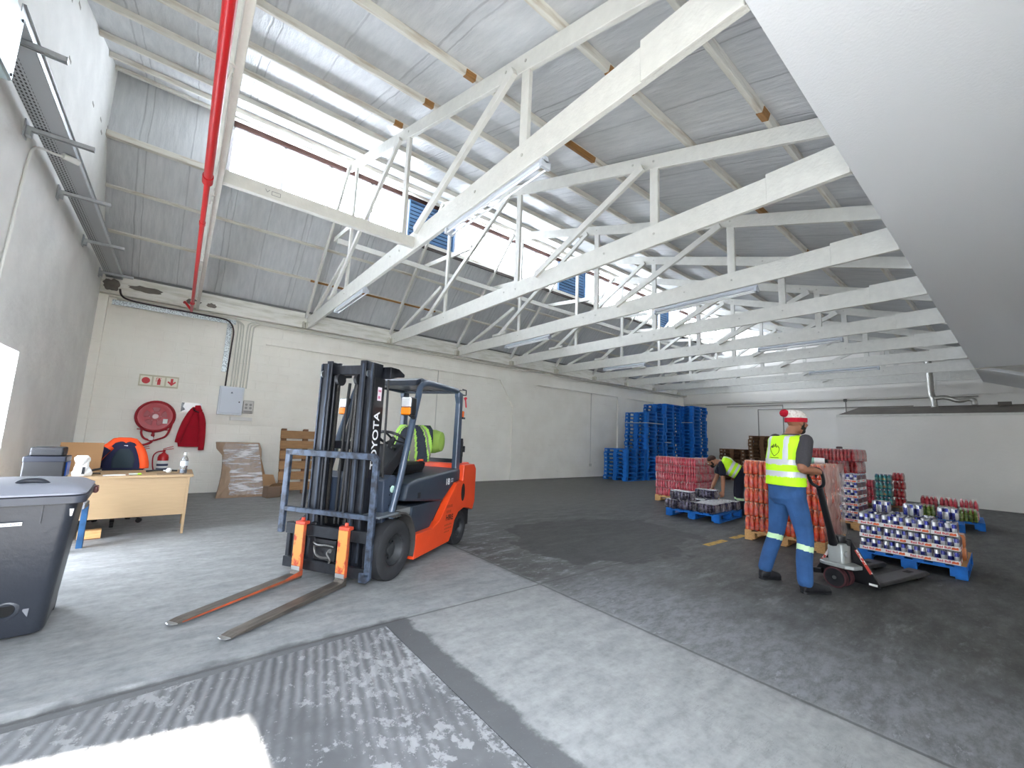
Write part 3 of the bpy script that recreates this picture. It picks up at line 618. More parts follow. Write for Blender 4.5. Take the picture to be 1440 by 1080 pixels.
# fire extinguishers on the wall
def extinguisher(x, label):
    t = thing('fire_extinguisher', label, 'fire extinguisher', (x, yw - .11, .36), 0, 'fire extinguishers under the hose reel')
    m = MB(); m.lathe([(0, 0), (.075, 0), (.085, .015), (.085, .36), (.07, .41), (.035, .435), (.03, .45)], 20, caps=True); m.build('cylinder', RED, t)
    m = MB(); m.lathe([(.0855, .08), (.0865, .08), (.0865, .3), (.0855, .3)], 20); m.build('printed_label', PAPER, t)
    m = MB(); m.lathe([(.087, .2), (.0875, .2), (.0875, .24), (.087, .24)], 20); m.lathe([(.087, .1), (.0875, .1), (.0875, .16), (.087, .16)], 20); m.build('label_print', mat('label_dark', (60, 66, 96), .6), t)
    m = MB(); m.cyl((0, 0, .45), (0, 0, .5), .022, 10); m.bar((-.02, 0, .5), (.14, 0, .53), .02, .012); m.bar((-.02, 0, .52), (.13, 0, .575), .02, .012); m.build('valve_handle', RED, t)
    m = MB(); m.tube(catmull([(-.02, 0, .48), (-.1, -.01, .46), (-.15, -.02, .38), (-.14, -.02, .2), (-.1, -.03, .06)], 6), .011, 8); m.build('hose', HH, t)
    m = MB(); m.box(-.09, .09, .085, .105, .1, .13); m.box(-.02, .02, .085, .105, .1, .4); m.build('wall_hook', STEEL, t)
extinguisher(-.14, 'red fire extinguisher on the wall left of the water bottle'); extinguisher(-.5, 'red fire extinguisher half hidden behind the orange and navy jacket')
# foil card on the wall and the red fleece hanging on it
t = thing('foil_card', 'shiny white plate stuck on the wall behind the red hanging jacket', 'plate', (.19, yw - .004, 1.71))
m = MB(); m.box(-.17, .16, -.004, .004, -.09, .1); m.build('plate_face', mat('glossy_white_plate', (232, 234, 234), .2, coat=.5), t)
m = MB(); m.prism([(-.17, .1), (-.12, .1), (-.14, .02), (-.1, -.04), (-.17, -.09)], 'y', -.006, -.004); m.build('creased_foil', mat('crinkled_foil', (120, 122, 124), .25, .9, bump=.6, bscale=40), t)
m = MB(); m.cyl((.07, -.004, .02), (.07, -.07, .035), .006, 8); m.build('hook', BRIGHT, t)
FL = mat('red_fleece', (168, 8, 34), .95, var=.12, vscale=6, bump=.35, bscale=30)
t = thing('fleece_jacket', 'dark red fleece jacket hanging on the back wall beside the hose reel', 'jacket', (.26, yw - .06, 1.73))
rs = []
prof = [(.0, .05, .03, 0), (-.05, .10, .05, .01), (-.16, .12, .07, .0), (-.3, .165, .085, -.02), (-.5, .2, .09, -.03), (-.68, .21, .085, -.02), (-.80, .2, .075, .0)]
for z, w, d, cx in prof:
    ring = []
    for j in range(28):
        a = 2 * pi * j / 28; fold = 1 + .16 * sin(5 * a + z * 5) * min(1, -z * 2.5)
        ring.append((cx + w * cos(a) * (1 + .05 * sin(3 * a)), d * .5 * sin(a) * fold - .005, z))
    rs.append(ring)
m = MB(); m.rings(rs, caps=True); m.build('jacket_body', FL, t)
for s_, pts in ((-1, [(-.06, -.03, -.09), (-.13, -.05, -.3), (-.18, -.055, -.5), (-.215, -.05, -.72)]), (1, [(.08, -.03, -.1), (.13, -.05, -.3), (.155, -.06, -.55), (.17, -.05, -.86)])):
    m = MB(); m.tube(catmull(pts, 5), [.045, .05, .055, .056, .058, .06, .06, .058, .057, .057, .056, .055, .054, .053, .05, .048], 12); m.build('sleeve', FL, t)
m = MB(); m.tube(catmull([(-.04, -.03, -.02), (-.02, -.055, -.07), (.04, -.06, -.1), (.1, -.05, -.12)], 5), .012, 8); m.build('collar_trim', mat('dark_trim', (40, 10, 20), .8), t)
m = MB(); m.prism([(-.02, .03), (.07, .04), (.13, -.14), (.05, -.1), (.0, -.13)], 'y', -.055, -.03); m.build('hood', FL, t, bevel=.008)
# distribution board etc.
t = thing('distribution_board', 'pale grey metal distribution board on the back wall', 'electrical panel', (.83, yw, 1.91))
m = MB(); m.box(-.22, .22, -.10, 0, -.3, .3); m.build('enclosure', mat('panel_grey', (214, 219, 226), .4), t, bevel=.006)
m = MB(); m.box(-.19, .19, -.112, -.10, -.265, .265); d = m.build('panel_door', mat('panel_door_grey', (208, 214, 224), .4), t, bevel=.004)
m = MB(); m.cyl((.15, -.112, -.02), (.15, -.122, -.02), .014, 10); m.build('door_lock', STEEL, d)
m = MB(); m.prism([(-.022, .155), (.022, .155), (0, .195)], 'y', -.1135, -.112); m.build('warning_mark', mat('mark_grey', (90, 100, 120), .6), d)
t = thing('socket_box', 'small grey double socket box right of the distribution board', 'socket', (1.16, yw, 1.8))
m = MB(); m.box(-.1, .1, -.07, 0, -.14, .14); m.build('box_body', mat('socket_grey', (196, 194, 188), .5), t, bevel=.02, seg=3)
m = MB()
for x, z in ((-.04, .05), (.04, .05), (-.04, -.02), (.04, -.02)): m.cyl((x, -.07, z), (x, -.078, z), .026, 12)
m.box(-.08, .08, -.075, -.07, -.12, -.08); m.build('socket_face', mat('socket_dark', (140, 138, 134), .5), t)
m = MB(); m.box(.86, 1.26, yw - .045, yw, 1.5, 1.575); tag(m.build('trunking', mat('white_trunking', (226, 225, 220), .5), bevel=.004), 'short white trunking below the distribution board', 'trunking')

# ------------------------------------------------------------------ leaning wrapped cardboard, wooden pallet, carton
FILM = G('stretch_film'); nt = FILM.nt
FILM.b.inputs['Base Color'].default_value = (.9, .9, .92, 1); FILM.b.inputs['Roughness'].default_value = .12
P, X, Y, Z = FILM.pos(); nz = FILM.noise(P, 9, 5, .65, (.35, .35, 2.5)); FILM.bump(nz, .9, .05)
tr = FILM.n('BsdfTransparent'); mx = FILM.n('MixShader'); FILM.put(mx.inputs[0], FILM.math('ADD', .22, FILM.math('MULTIPLY', FILM.step(nz, .46, .62), .5)))
FILM.l(tr.outputs[0], mx.inputs[1]); FILM.l(FILM.b.outputs[0], mx.inputs[2]); FILM.l(mx.outputs[0], [n for n in nt.nodes if n.type == 'OUTPUT_MATERIAL'][0].inputs[0])
t = thing('wrapped_cardboard_bundle', 'film-wrapped bundle of folded cardboard leaning on the back wall', 'cardboard', (1.12, 9.75, 0))
m = MB(); k = 10; rows = []
for i in range(9):
    z = i / 8; zz = 1.04 * z; yy = .02 + .62 * z ** 1.15; bow = .04 * sin(pi * z)
    w0 = -.40 + .06 * sin(z * 3) - (.09 if z > .85 else 0) + .02 * z; w1 = .42 - .13 * z + .03 * sin(z * 9)
    rows.append([(w0 + (w1 - w0) * j / k, yy - bow + .02 * sin(j * 1.7 + i), zz) for j in range(k + 1)] + [(w0 + (w1 - w0) * j / k, yy + .13, zz) for j in range(k, -1, -1)])
m.rings(rows, caps=True, sm=False); m.build('cardboard_core', mat('grey_brown_card', (150, 126, 104), .8, var=.08, vscale=5), t)
m = MB(); rows = []
for i in range(13):
    z = .05 + .93 * i / 12; zz = 1.04 * z; yy = .02 + .62 * z ** 1.15 - .04 * sin(pi * z) - .03
    w0 = (-.2 if .0 < z < .55 else -.33) + .02 * sin(i * 2.2); w1 = .40 - .13 * z
    rows.append([(w0 + (w1 - w0) * j / k, yy - .012 * sin(j * 2 + i * 1.3), zz) for j in range(k + 1)])
vs = [p for r_ in rows for p in r_]; fs = [(i * 11 + j, i * 11 + j + 1, i * 11 + j + 12, i * 11 + j + 11) for i in range(12) for j in range(10)]
m.add(vs, fs, 0, True); m.build('stretch_wrap', FILM.m, t)
m = MB(); m.prism([(.16, .05), (.5, .02), (.30, 1.0), (.22, 1.02)], 'y', 0, .02); o = m.build('loose_sheet', CARD, t); o.rotation_euler = (R(-30), 0, 0); o.location = (.02, .14, 0)
def plank_pallet(t, W, H, mats, th=.02):
    pass
t = thing('leaning_pallet', 'weathered wooden pallet standing against the back wall behind the fork carriage', 'pallet', (2.25, 9.75, 0)); t.rotation_euler = (R(-14), 0, 0)
for i in range(6):
    m = MB(); z = .1 + i * .22; m.box(-.5, .5, 0, .022, z, z + .17); m.build('deck_board', mat('weathered_board', (146, 110, 72), .75, var=.2, vscale=6, stretch=(1, 8, 8)), t, bevel=.003)
for x in (-.48, -.05, .38):
    m = MB(); m.box(x, x + .1, .022, .11, .04, 1.42); m.build('stringer', BROWNW, t, bevel=.003)
t = thing('small_carton', 'small crushed brown carton on the floor by the wooden pallet', 'box', (1.62, 9.6, 0), .3)
m = MB(); m.box(-.13, .13, -.1, .1, 0, .22); m.build('carton_body', mat('dull_carton', (118, 98, 82), .9), t, bevel=.01)
m = MB(); m.add([(-.13, -.1, .22), (.13, -.1, .22), (.16, -.19, .3), (-.1, -.2, .29)], [(0, 1, 2, 3)]); m.add([(-.13, .1, .22), (.13, .1, .22), (.1, .2, .42), (-.12, .2, .44)], [(0, 1, 2, 3)]); m.build('carton_flap', CARD, t)

# ------------------------------------------------------------------ desk and the things on it
BIRCH = mat('light_birch_veneer', (156, 130, 96), .45, var=.05, vscale=5, stretch=(1, 1, 9))
t = thing('office_desk', 'light birch office desk with a panel front below the hose reel', 'desk', (-.42, 6.85, 0))
m = MB(); m.box(-.64, .66, -.03, .75, .705, .735); m.build('desktop', BIRCH, t, bevel=.004)
m = MB(); m.box(-.60, .60, 0, .02, .24, .705); m.build('modesty_panel', BIRCH, t, bevel=.002)
for x in (-.63, .60):
    m = MB(); m.box(x, x + .028, .0, .72, .0 if x > 0 else 0, .705) if x < 0 else m.prism([(0, 0), (.06, 0), (.09, .2), (.66, .2), (.68, 0), (.72, 0), (.72, .705), (0, .705)], 'x', x, x + .028)
    m.build('side_panel', BIRCH, t, bevel=.002)
m = MB(); m.box(-.6, -.2, .25, .72, .3, .705); dr = m.build('drawer_unit', mat('dark_drawer', (58, 50, 44), .6), t, bevel=.003)
t = thing('timber_offcut', 'short pale timber block on the floor under the desk', 'block', (-.66, 7.0, 0), .1)
m = MB(); m.box(-.1, .1, -.06, .06, .01, .1); m.build('block_body', PINE, t, bevel=.004); m = MB(); m.box(-.1, .1, -.06, .06, 0, .01); m.build('base_strip', BROWNW, t)
t = thing('blue_stand', 'small blue metal stand on the floor between the bin and the desk', 'stand', (-.80, 6.45, 0))
BL = mat('worn_blue_paint', (34, 84, 128), .6, var=.3, vscale=9)
for a in (0, 1):
    m = MB(); m.bar((-.0 + .12 * a, -.1 + .2 * a, 0), (.02 + .1 * a, -.08 + .18 * a, .46), .05, .05, (1, 0, 0)); m.build('leg', BL, t)
m = MB(); m.box(-.12, .14, -.12, .14, .44, .5); m.build('stand_top', mat('grey_stand_top', (112, 114, 120), .6), t, bevel=.006)
DT = .735
# storage bin with a second case on it (desk return on the left)
t = thing('desk_return', 'low birch side table at the left wall behind the grey bin', 'table', (-1.06, 6.9, 0))
m = MB(); m.box(-.32, .06, -.72, -.06, .70, .73); m.build('table_top', BIRCH, t); 
for x, y in ((-.3, -.7), (.01, -.7), (-.3, -.1), (.01, -.1)):
    m = MB(); m.box(x, x + .03, y, y + .03, 0, .70); m.build('leg', BIRCH, t)
t = thing('storage_box', 'dark navy plastic storage box behind the grey bin', 'box', (-1.02, 6.5, .73))
NV = mat('dark_navy_plastic', (8, 9, 13), .45)
m = MB(); m.box(-.15, .15, -.13, .15, 0, .22); m.build('box_body', NV, t, bevel=.012, seg=2)
m = MB(); m.box(-.155, .155, -.135, .155, .2, .26); m.build('box_lid', mat('navy_lid', (12, 18, 32), .4), t, bevel=.012, seg=2)
m = MB(); m.box(.15, .162, -.09, .1, .05, .2); m.build('side_clip', mat('bright_blue_plastic', (20, 74, 160), .4), t, bevel=.006)
t = thing('black_case', 'black flat case lying on top of the navy storage box', 'case', (-1.02, 6.52, .99))
m = MB(); m.box(-.12, .12, -.12, .12, 0, .09); m.build('case_body', mat('black_case', (12, 13, 17), .5), t, bevel=.014, seg=2); m = MB(); m.box(-.122, .122, -.122, .122, .05, .054); m.build('case_seam', STEEL, t)
# paper towel
rnd = random.Random(4); t = thing('paper_towel', 'crumpled white paper towel standing on the desk beside the navy box', 'paper towel', (-.80, 6.98, DT))
m = MB(); rs = []
for i in range(9):
    z = .23 * i / 8; w = (.075, .08, .07, .055, .045, .04, .05, .055, .03)[i]
    rs.append([((w + .02 * rnd.random()) * cos(2 * pi * j / 14) - .02 * i / 8, (w * .8 + .02 * rnd.random()) * sin(2 * pi * j / 14), z) for j in range(14)])
m.rings(rs, sm=False); m.build('crumpled_sheet', PAPER, t); m = MB(); m.box(.0, .025, -.075, -.06, .02, .1); m.build('dark_core', BLACK, t)
m = MB(); m.add([(-.2, 0, 0), (.24, 0, 0), (.22, .02, .34), (-.2, .02, .34)], [(0, 1, 2, 3), (3, 2, 1, 0)]); m = MB(); m.box(-.195, .195, 0, .012, 0, .36)
c = m.build('cardboard_sheet', mat('kraft_board', (128, 94, 58), .8, var=.05, vscale=4), loc=(-.905, 7.52, DT)); c.rotation_euler = (R(-6), 0, 0); tag(c, 'brown cardboard sheet propped upright at the back of the desk', 'cardboard')
t = thing('stapler', 'black stapler on the desk in front of the cardboard sheet', 'stapler', (-.74, 7.12, DT), .35)
m = MB(); m.box(-.08, .08, -.018, .018, 0, .014); m.build('stapler_base', BLACK, t, bevel=.003); m = MB(); m.bar((-.08, 0, .03), (.09, 0, .062), .03, .022); m.build('stapler_arm', BLACK, t, bevel=.005)
m = MB(); m.box(-.1, .1, -.07, .07, 0, .002); o = m.build('paper_sheet', PAPER, loc=(-.52, 6.93, DT), rotz=.1); tag(o, 'white paper sheets lying flat on the desk front edge', 'paper')
t = thing('highlighter', 'yellow green highlighter marker lying on the desk', 'marker', (-.33, 6.9, DT), .05)
m = MB(); m.cyl((-.06, 0, .012), (.02, 0, .012), .011, 10); m.build('barrel', mat('marker_grey', (180, 188, 178), .4), t); m = MB(); m.cyl((.02, 0, .012), (.055, 0, .012), .012, 10); m.build('marker_cap', mat('marker_green', (150, 190, 30), .4), t)
m = MB(); m.box(-.13, .13, -.09, .09, 0, .008); o = m.build('clipboard', mat('clipboard_brown', (120, 98, 72), .5), loc=(.0, 6.94, DT), rotz=.05); tag(o, 'thin brown clipboard on the desk beside the water bottle', 'clipboard')
t = thing('lamp_bulb', 'small round white bulb lying on the desk behind the clipboard', 'bulb', (-.02, 7.1, DT))
m = MB(); m.ball((0, 0, .032), .032, 14); m.build('globe', PAPER, t); m = MB(); m.cyl((-.03, 0, .03), (-.055, 0, .03), .014, 10); m.build('bulb_cap', BRIGHT, t)
m = MB(); m.tube(catmull([(-.2, 0, .012), (-.05, .02, .02), (.12, 0, .012)], 5), .011, 8); o = m.build('black_torch', BLACK, loc=(-.05, 7.3, DT)); tag(o, 'slim black torch on the desk right of the navy jacket', 'torch')
# water bottle
CLR = mat('clear_plastic', (232, 240, 245), .06, trans=.85, spec=.5)
t = thing('water_bottle', 'clear plastic water bottle with a white cap standing on the desk corner', 'bottle', (.13, 7.02, DT))
m = MB(); m.lathe([(0, .004), (.034, 0), (.04, .012), (.037, .03), (.04, .06), (.036, .075), (.04, .09), (.036, .11), (.041, .13), (.041, .16), (.036, .19), (.018, .225), (.014, .24)], 20); m.build('bottle_body', CLR, t)
m = MB(); m.lathe([(0, .27), (.016, .27), (.017, .24), (0, .24)], 14); m.build('cap', PAPER, t); m = MB(); m.lathe([(.0415, .1), (.0418, .1), (.0418, .16), (.0415, .16)], 20); m.build('bottle_label', mat('pale_label', (214, 224, 230), .4), t)
m = MB(); m.lathe([(0, .01), (.034, .012), (.034, .05), (0, .05)], 16); m.build('label_bottom', mat('label_blue_grey', (140, 156, 190), .4), t)
# office chair with the jacket over it
t = thing('office_chair', 'black office chair on castors behind the desk under the jacket', 'chair', (-.55, 7.90, 0), pi)
for k in range(5):
    a = 2 * pi * k / 5 + .4; m = MB(); m.bar((0, 0, .11), (.29 * cos(a), .29 * sin(a), .075), .045, .03); lg = m.build('base_arm', BLACK, t)
    m = MB(); m.cyl((.29 * cos(a) - .02 * sin(a), .29 * sin(a) + .02 * cos(a), .032), (.29 * cos(a) + .02 * sin(a), .29 * sin(a) - .02 * cos(a), .032), .032, 12); m.build('castor', BLACK, lg)
m = MB(); m.cyl((0, 0, .09), (0, 0, .44), .028, 12); m.build('gas_lift', STEEL, t)
m = MB(); m.box(-.24, .24, -.23, .24, .44, .53); m.build('seat', BLACK, t, bevel=.03, seg=3)
m = MB(); m.prism([(-.2, .6), (.2, .6), (.19, .95), (.12, 1.06), (-.12, 1.06), (-.19, .95)], 'y', -.29, -.22); m.build('backrest', mat('dark_green_fabric', (38, 52, 58), .8), t, bevel=.02, seg=2); m = MB(); m.bar((0, -.1, .46), (0, -.28, .7), .06, .02); m.build('back_bar', BLACK, t)
NAVY = mat('navy_cloth', (24, 28, 62), .85, var=.15, vscale=8, bump=.3, bscale=24); HV = mat('hi_vis_orange', (250, 84, 24), .75, var=.06, vscale=8, bump=.25, bscale=24)
t = thing('work_jacket', 'navy and bright orange work jacket draped over the office chair', 'jacket', (-.55, 7.86, 0))
rs = []
for z, w, d in ((.72, .27, .09), (.82, .265, .095), (.92, .25, .095), (1.0, .22, .09), (1.08, .17, .08), (1.14, .12, .06), (1.155, .06, .03)):
    rs.append([(w * cos(2 * pi * j / 30) * (1 + .05 * sin(7 * 2 * pi * j / 30)), .2 + d * sin(2 * pi * j / 30) * (1 + .2 * sin(5 * 2 * pi * j / 30 + z * 8)), z) for j in range(30)])
m = MB(); m.rings(rs); m.build('jacket_shell', HV, t)
rs = []
for z, w, d in ((.715, .245, .05), (.82, .235, .05), (.92, .205, .05), (1.0, .16, .045), (1.08, .10, .03), (1.1, .05, .015)):
    rs.append([(w * cos(2 * pi * j / 24) + .01, .135 + d * sin(2 * pi * j / 24), z) for j in range(24)])
m = MB(); m.rings(rs); m.build('navy_lining', NAVY, t)
rs = []
for z, w, d in ((.74, .11, .02), (.85, .12, .02), (.95, .09, .02), (1.0, .05, .012)):
    rs.append([(w * cos(2 * pi * j / 20) + .02, .09 + d * sin(2 * pi * j / 20), z) for j in range(20)])
m = MB(); m.rings(rs); m.build('chair_back_panel', mat('dark_green_lining', (36, 52, 60), .8), t)
m = MB(); m.tube(catmull([(-.14, .12, 1.03), (-.2, .09, .95), (-.26, .07, .84), (-.28, .08, .76)], 5), [.06] * 16, 12); m.build('sleeve', HV, t)
m = MB(); m.tube(catmull([(-.16, .075, 1.0), (-.215, .055, .92), (-.25, .05, .86)], 5), [.052] * 11, 12); m.build('sleeve_patch', NAVY, t)
m = MB(); m.tube(catmull([(.14, .16, 1.04), (.2, .14, .94), (.24, .13, .8), (.245, .13, .73)], 5), [.055] * 16, 12); m.build('sleeve', HV, t)
m = MB(); m.box(.005, .045, .098, .102, 1.035, 1.05); m.build('care_label', PAPER, t)
# second bit of desk items
# ------------------------------------------------------------------ wheelie bin
BIN = mat('bin_charcoal', (43, 47, 55), .42, var=.08, vscale=3, bump=.12, bscale=30)
LID = mat('bin_lid_grey', (140, 144, 155), .45, var=.05, vscale=3)
t = thing('wheelie_bin', 'large charcoal wheelie bin with a drain hole, half out of the photo', 'bin', (-.825, 4.28, 0), .05)
def rr(w, d, z, r, n=5, cy=0):
    pts = []
    for cx, cyy, a0 in ((w - r, d - r, 0), (-w + r, d - r, pi / 2), (-w + r, -d + r, pi), (w - r, -d + r, 1.5 * pi)):
        pts += [(cx + r * cos(a0 + pi / 2 * i / n), cyy + r * sin(a0 + pi / 2 * i / n) + cy, z) for i in range(n + 1)]
    return pts
m = MB(); m.rings([rr(.285, .25, .03, .06), rr(.295, .262, .05, .06), rr(.345, .315, .70, .06), rr(.355, .325, .80, .06), rr(.36, .33, .86, .06)], caps=True); m.build('bin_body', BIN, t)
m = MB(); m.rings([rr(.365, .335, .835, .06), rr(.395, .37, .84, .06), rr(.40, .375, .885, .06), rr(.37, .34, .895, .06)], caps=True); m.build('bin_rim', mat('bin_rim_grey', (64, 68, 78), .42), t)
m = MB(); m.rings([rr(.39, .37, .893, .07), rr(.395, .372, .905, .07), rr(.34, .32, .945, .1), rr(.2, .2, .965, .1), rr(.06, .06, .97, .03)], caps=True); ld = m.build('bin_lid', LID, t)
m = MB(); m.tube(catmull([(.06, -.2, .95), (.09, -.22, .975), (.16, -.22, .975), (.2, -.2, .945)], 5), .016, 8); m.build('lid_handle', BIN, ld)
m = MB(); m.lathe([(.035, 0), (.04, .012), (.058, .006), (.062, -.01), (.036, -.03), (.03, -.03)], 20); q = m.xf(Mx.Translation((.12, -.272, .2)) @ Mx.Rotation(R(86), 4, 'X')); q.build('drain_collar', BIN, t)
m = MB(); m.lathe([(0, .004), (.036, .004)], 16); q = m.xf(Mx.Translation((.12, -.274, .2)) @ Mx.Rotation(R(86), 4, 'X')); q.build('drain_hole', mat('drain_dark', (8, 8, 9), .9), t)
m = MB(); m.prism([(.19, .16), (.215, .12), (.225, .3), (.2, .24)], 'y', -.300, -.285); o = m.build('scuff_patch', mat('scuff_grey', (112, 114, 120), .7), t); o.rotation_euler = (R(-4.5), 0, 0); o.location = (0, .012, 0)
m = MB(); m.box(-.02, .13, -.337, -.33, .715, .735); m.build('sticker', PAPER, t); m = MB()
for k in range(9): m.box(-.012 + k * .0155, -.004 + k * .0155, -.338, -.337, .72, .73)
m.build('sticker_print', mat('print_grey', (150, 154, 160), .6), t)
m = MB(); m.prism([(.325, .80), (.345, .8), (.34, .755), (.33, .755)], 'y', -.335, -.325); m.build('rim_tag', PAPER, t)
for x in (-.16, .2):
    m = MB(); m.box(x, x + .008, -.338, -.32, .72, .84); m.build('rib', BIN, t)
m = MB(); m.cyl((-.27, .26, .1), (.27, .26, .1), .012, 8); m.build('axle', STEEL, t)
for x in (-.29, .24):
    m = MB(); m.cyl((x, .27, .1), (x + .05, .27, .1), .1, 20); m.build('wheel', RUBBER, t)
m = MB(); m.box(.395, .42, .2, .3, .83, .88); m.build('lid_hinge', mat('hinge_red_brown', (90, 46, 44), .5), t, bevel=.006)
# ------------------------------------------------------------------ forklift (local +x = forks, +y = side facing the door)
FK = thing('forklift', 'orange and slate counterbalance forklift with black mast, forks lowered to the floor', 'forklift', (1.469, 4.297, 0), R(212))
MAST = mat('mast_black', (27, 29, 35), .45, .3, rgb2=(52, 58, 68), vscale=14, thr=(.5, .8), stretch=(5, 5, .7))
RAILW = mat('rubbed_rail_steel', (72, 82, 98), .4, .5, rgb2=(50, 54, 62), vscale=12, stretch=(6, 6, .6))
def wheel(name, x, y, r, w, rim, sgn, lab=None):
    M = Mx.Rotation(R(-90 if sgn > 0 else 90), 4, 'X')   # lathe z -> outward y
    m = MB(); h = w / 2
    m.lathe([(rim, -h * .8), (rim + .02, -h), (r - .035, -h), (r - .008, -h * .8), (r, -h * .4), (r, h * .4), (r - .008, h * .8), (r - .035, h), (rim + .02, h), (rim + .004, h * .86), (rim, h * .7)], 40)
    m.xf(M); o = m.build(name, RUBBER, FK, loc=(x, y, r))
    m = MB(); m.lathe([(rim, h * .72), (rim - .012, h * .8), (rim - .022, h * .6), (rim * .72, h * .1), (rim * .4, h * .05), (rim * .36, h * .45), (0, h * .5)], 32); m.xf(M); m.build('rim', mat('grey_wheel_rim', (52, 54, 56), .6, .2, var=.15, vscale=10), o)
    m = MB()
    for k in range(8): m.cyl((rim * .56 * cos(k * pi / 4), rim * .56 * sin(k * pi / 4), h * .08), (rim * .56 * cos(k * pi / 4), rim * .56 * sin(k * pi / 4), h * .22), .011, 6)
    m.xf(M); m.build('wheel_nut', STEEL, o)
wheel('front_wheel', 0, .43, .275, .19, .145, 1); wheel('front_wheel', 0, -.43, .275, .19, .145, -1)
wheel('rear_wheel', -1.45, .40, .21, .155, .105, 1); wheel('rear_wheel', -1.45, -.40, .21, .155, .105, -1)
# orange lower side frames, sweeping up to the counterweight
prof = [(-.33, .10), (-1.10, .12), (-1.17, .2), (-1.22, .34), (-1.32, .43), (-1.47, .46), (-1.60, .44), (-1.74, .40), (-1.80, .5), (-1.80, .93), (-1.74, 1.0), (-1.42, 1.0), (-1.40, .80), (-1.24, .79), (-1.06, .62), (-.84, .40), (-.70, .345), (-.36, .345)]
m = MB(); m.prism(prof, 'y', .43, .52); m.build('side_panel', ORANGE, FK, bevel=.008, seg=2)
m = MB(); m.prism(prof, 'y', -.52, -.43); m.build('side_panel', ORANGE, FK, bevel=.008, seg=2)
m = MB(); m.prism([(-1.40, .42), (-1.80, .42), (-1.86, .55), (-1.86, .9), (-1.76, 1.02), (-1.42, 1.02)], 'y', -.43, .43); m.build('counterweight', ORANGE, FK, bevel=.02, seg=3)
m = MB(); m.prism([(-1.42 + .05 * cos(a * pi / 12), .66 + .11 * sin(a * pi / 12)) for a in range(24)], 'y', .519, .5225); m.build('vent_hole', mat('vent_black', (10, 9, 9), .8), FK)
m = MB(); m.box(-1.78, -1.4, -.44, .44, .2, .46); m.build('steer_axle', BLACK, FK)
# slate engine hood, step well and front cowl
SEATB = mat('seat_vinyl', (22, 22, 24), .4)
m = MB(); m.prism([(-.32, .345), (-.72, .345), (-.98, .60), (-.98, .62), (-.34, .62)], 'y', -.46, .46); m.build('step_well', SLATE, FK, bevel=.006)
m = MB(); m.prism([(-.16, .70), (-.96, .60), (-1.24, .78), (-1.40, .80), (-1.40, .96), (-1.2, .95), (-.9, .93), (-.42, .90), (-.20, .86)], 'y', -.48, .48); m.build('engine_hood', SLATE, FK, bevel=.03, seg=3)
m = MB(); m.box(-.45, -.4, .481, .4835, .70, .76); m.build('hood_latch', BLACK, FK)
m = MB(); m.box(-.34, -.05, -.44, .44, .55, .62); m.build('floor_plate', mat('floor_plate_grey', (120, 122, 122), .6), FK)
m = MB(); m.prism([(.10, .5), (.12, .92), (-.05, .96), (-.12, .93), (-.13, .62), (-.08, .5)], 'y', -.42, .42); m.build('front_cowl', mat('cowl_slate', (54, 64, 80), .4), FK, bevel=.012, seg=2)
m = MB()
for z in (.6, .68, .78, .86):
    for x in (-.04, .02): m.cyl((x, .421, z), (x, .4225, z), .008, 8)
m.build('cowl_hole', mat('hole_black', (12, 12, 14), .9), FK)
m = MB(); m.cyl((-.02, .42, .83), (-.02, .4235, .83), .034, 20); m.build('round_sticker', mat('mint_sticker', (196, 232, 216), .4), FK)
m = MB(); m.box(-.42, .2, -.36, .36, .14, .56); m.build('front_axle_housing', BLACK, FK, bevel=.02)
m = MB(); m.tube(catmull([(.06, .33, .62), (-.02, .37, .56), (-.1, .36, .62), (-.16, .38, .55)], 5), .022, 8); m.ball((-.02, .38, .6), .045, 10); m.ball((.06, .36, .55), .035, 10); m.build('hydraulic_valve', mat('oily_metal', (92, 86, 78), .5, .4), FK)
# fenders over the front wheels, with a small step plate
for s_ in (1, -1):
    ps = [(.30 * cos(a), .275 + .325 * sin(a)) for a in [R(72 + 12 * k) for k in range(12)]]
    m = MB(); vs = []
    for x, z in ps: vs += [(x - .03, s_ * .335, z), (x - .03, s_ * .53, z), (x - .03, s_ * .53, z + .02), (x - .03, s_ * .335, z + .02)]
    rs = [[vs[4 * i + j] for j in range(4)] for i in range(12)]
    m.rings(rs, sm=False); m.build('fender', mat('fender_grey', (70, 68, 66), .55, var=.15, vscale=8), FK)
m = MB(); m.box(.0, .3, .3, .53, .605, .625); m.build('step_plate', mat('step_steel', (118, 124, 130), .45, .4), FK, bevel=.004)
# overhead guard
def post(pts, w, name='guard_pillar', mt=SLATE, n=8):
    m = MB(); m.tube(pts, w, n); return m.build(name, mt, FK)
for s_ in (1, -1):
    y = .45 * s_
    post(catmull([(.03, y, .56), (-.10, y, .95), (-.20, y * .99, 1.3), (-.36, y * .95, 1.78), (-.42, y * .92, 1.89), (-.54, y * .92, 1.945), (-.8, y * .92, 1.955), (-1.30, y * .92, 1.95)], 6), .034, 'guard_pillar', mat('pillar_blue_slate', (62, 76, 94), .32, coat=.2), 10)
    m = MB(); m.prism([(-1.30, 1.955), (-1.42, 1.93), (-1.44, .9), (-1.32, .9), (-1.335, 1.8), (-1.30, 1.88)], 'y', y * .92 - .035, y * .92 + .035); m.build('rear_pillar', mat('pillar_blue_slate'), FK, bevel=.014, seg=2)
m = MB(); m.box(-.52, -.46, -.42, .42, 1.93, 1.985); m.box(-1.36, -1.30, -.42, .42, 1.92, 1.975)
for k in range(6): m.box(-1.3, -.5, -.36 + k * .14, -.34 + k * .14, 1.94, 1.985)
m.build('guard_bars', SLATE, FK, bevel=.006)
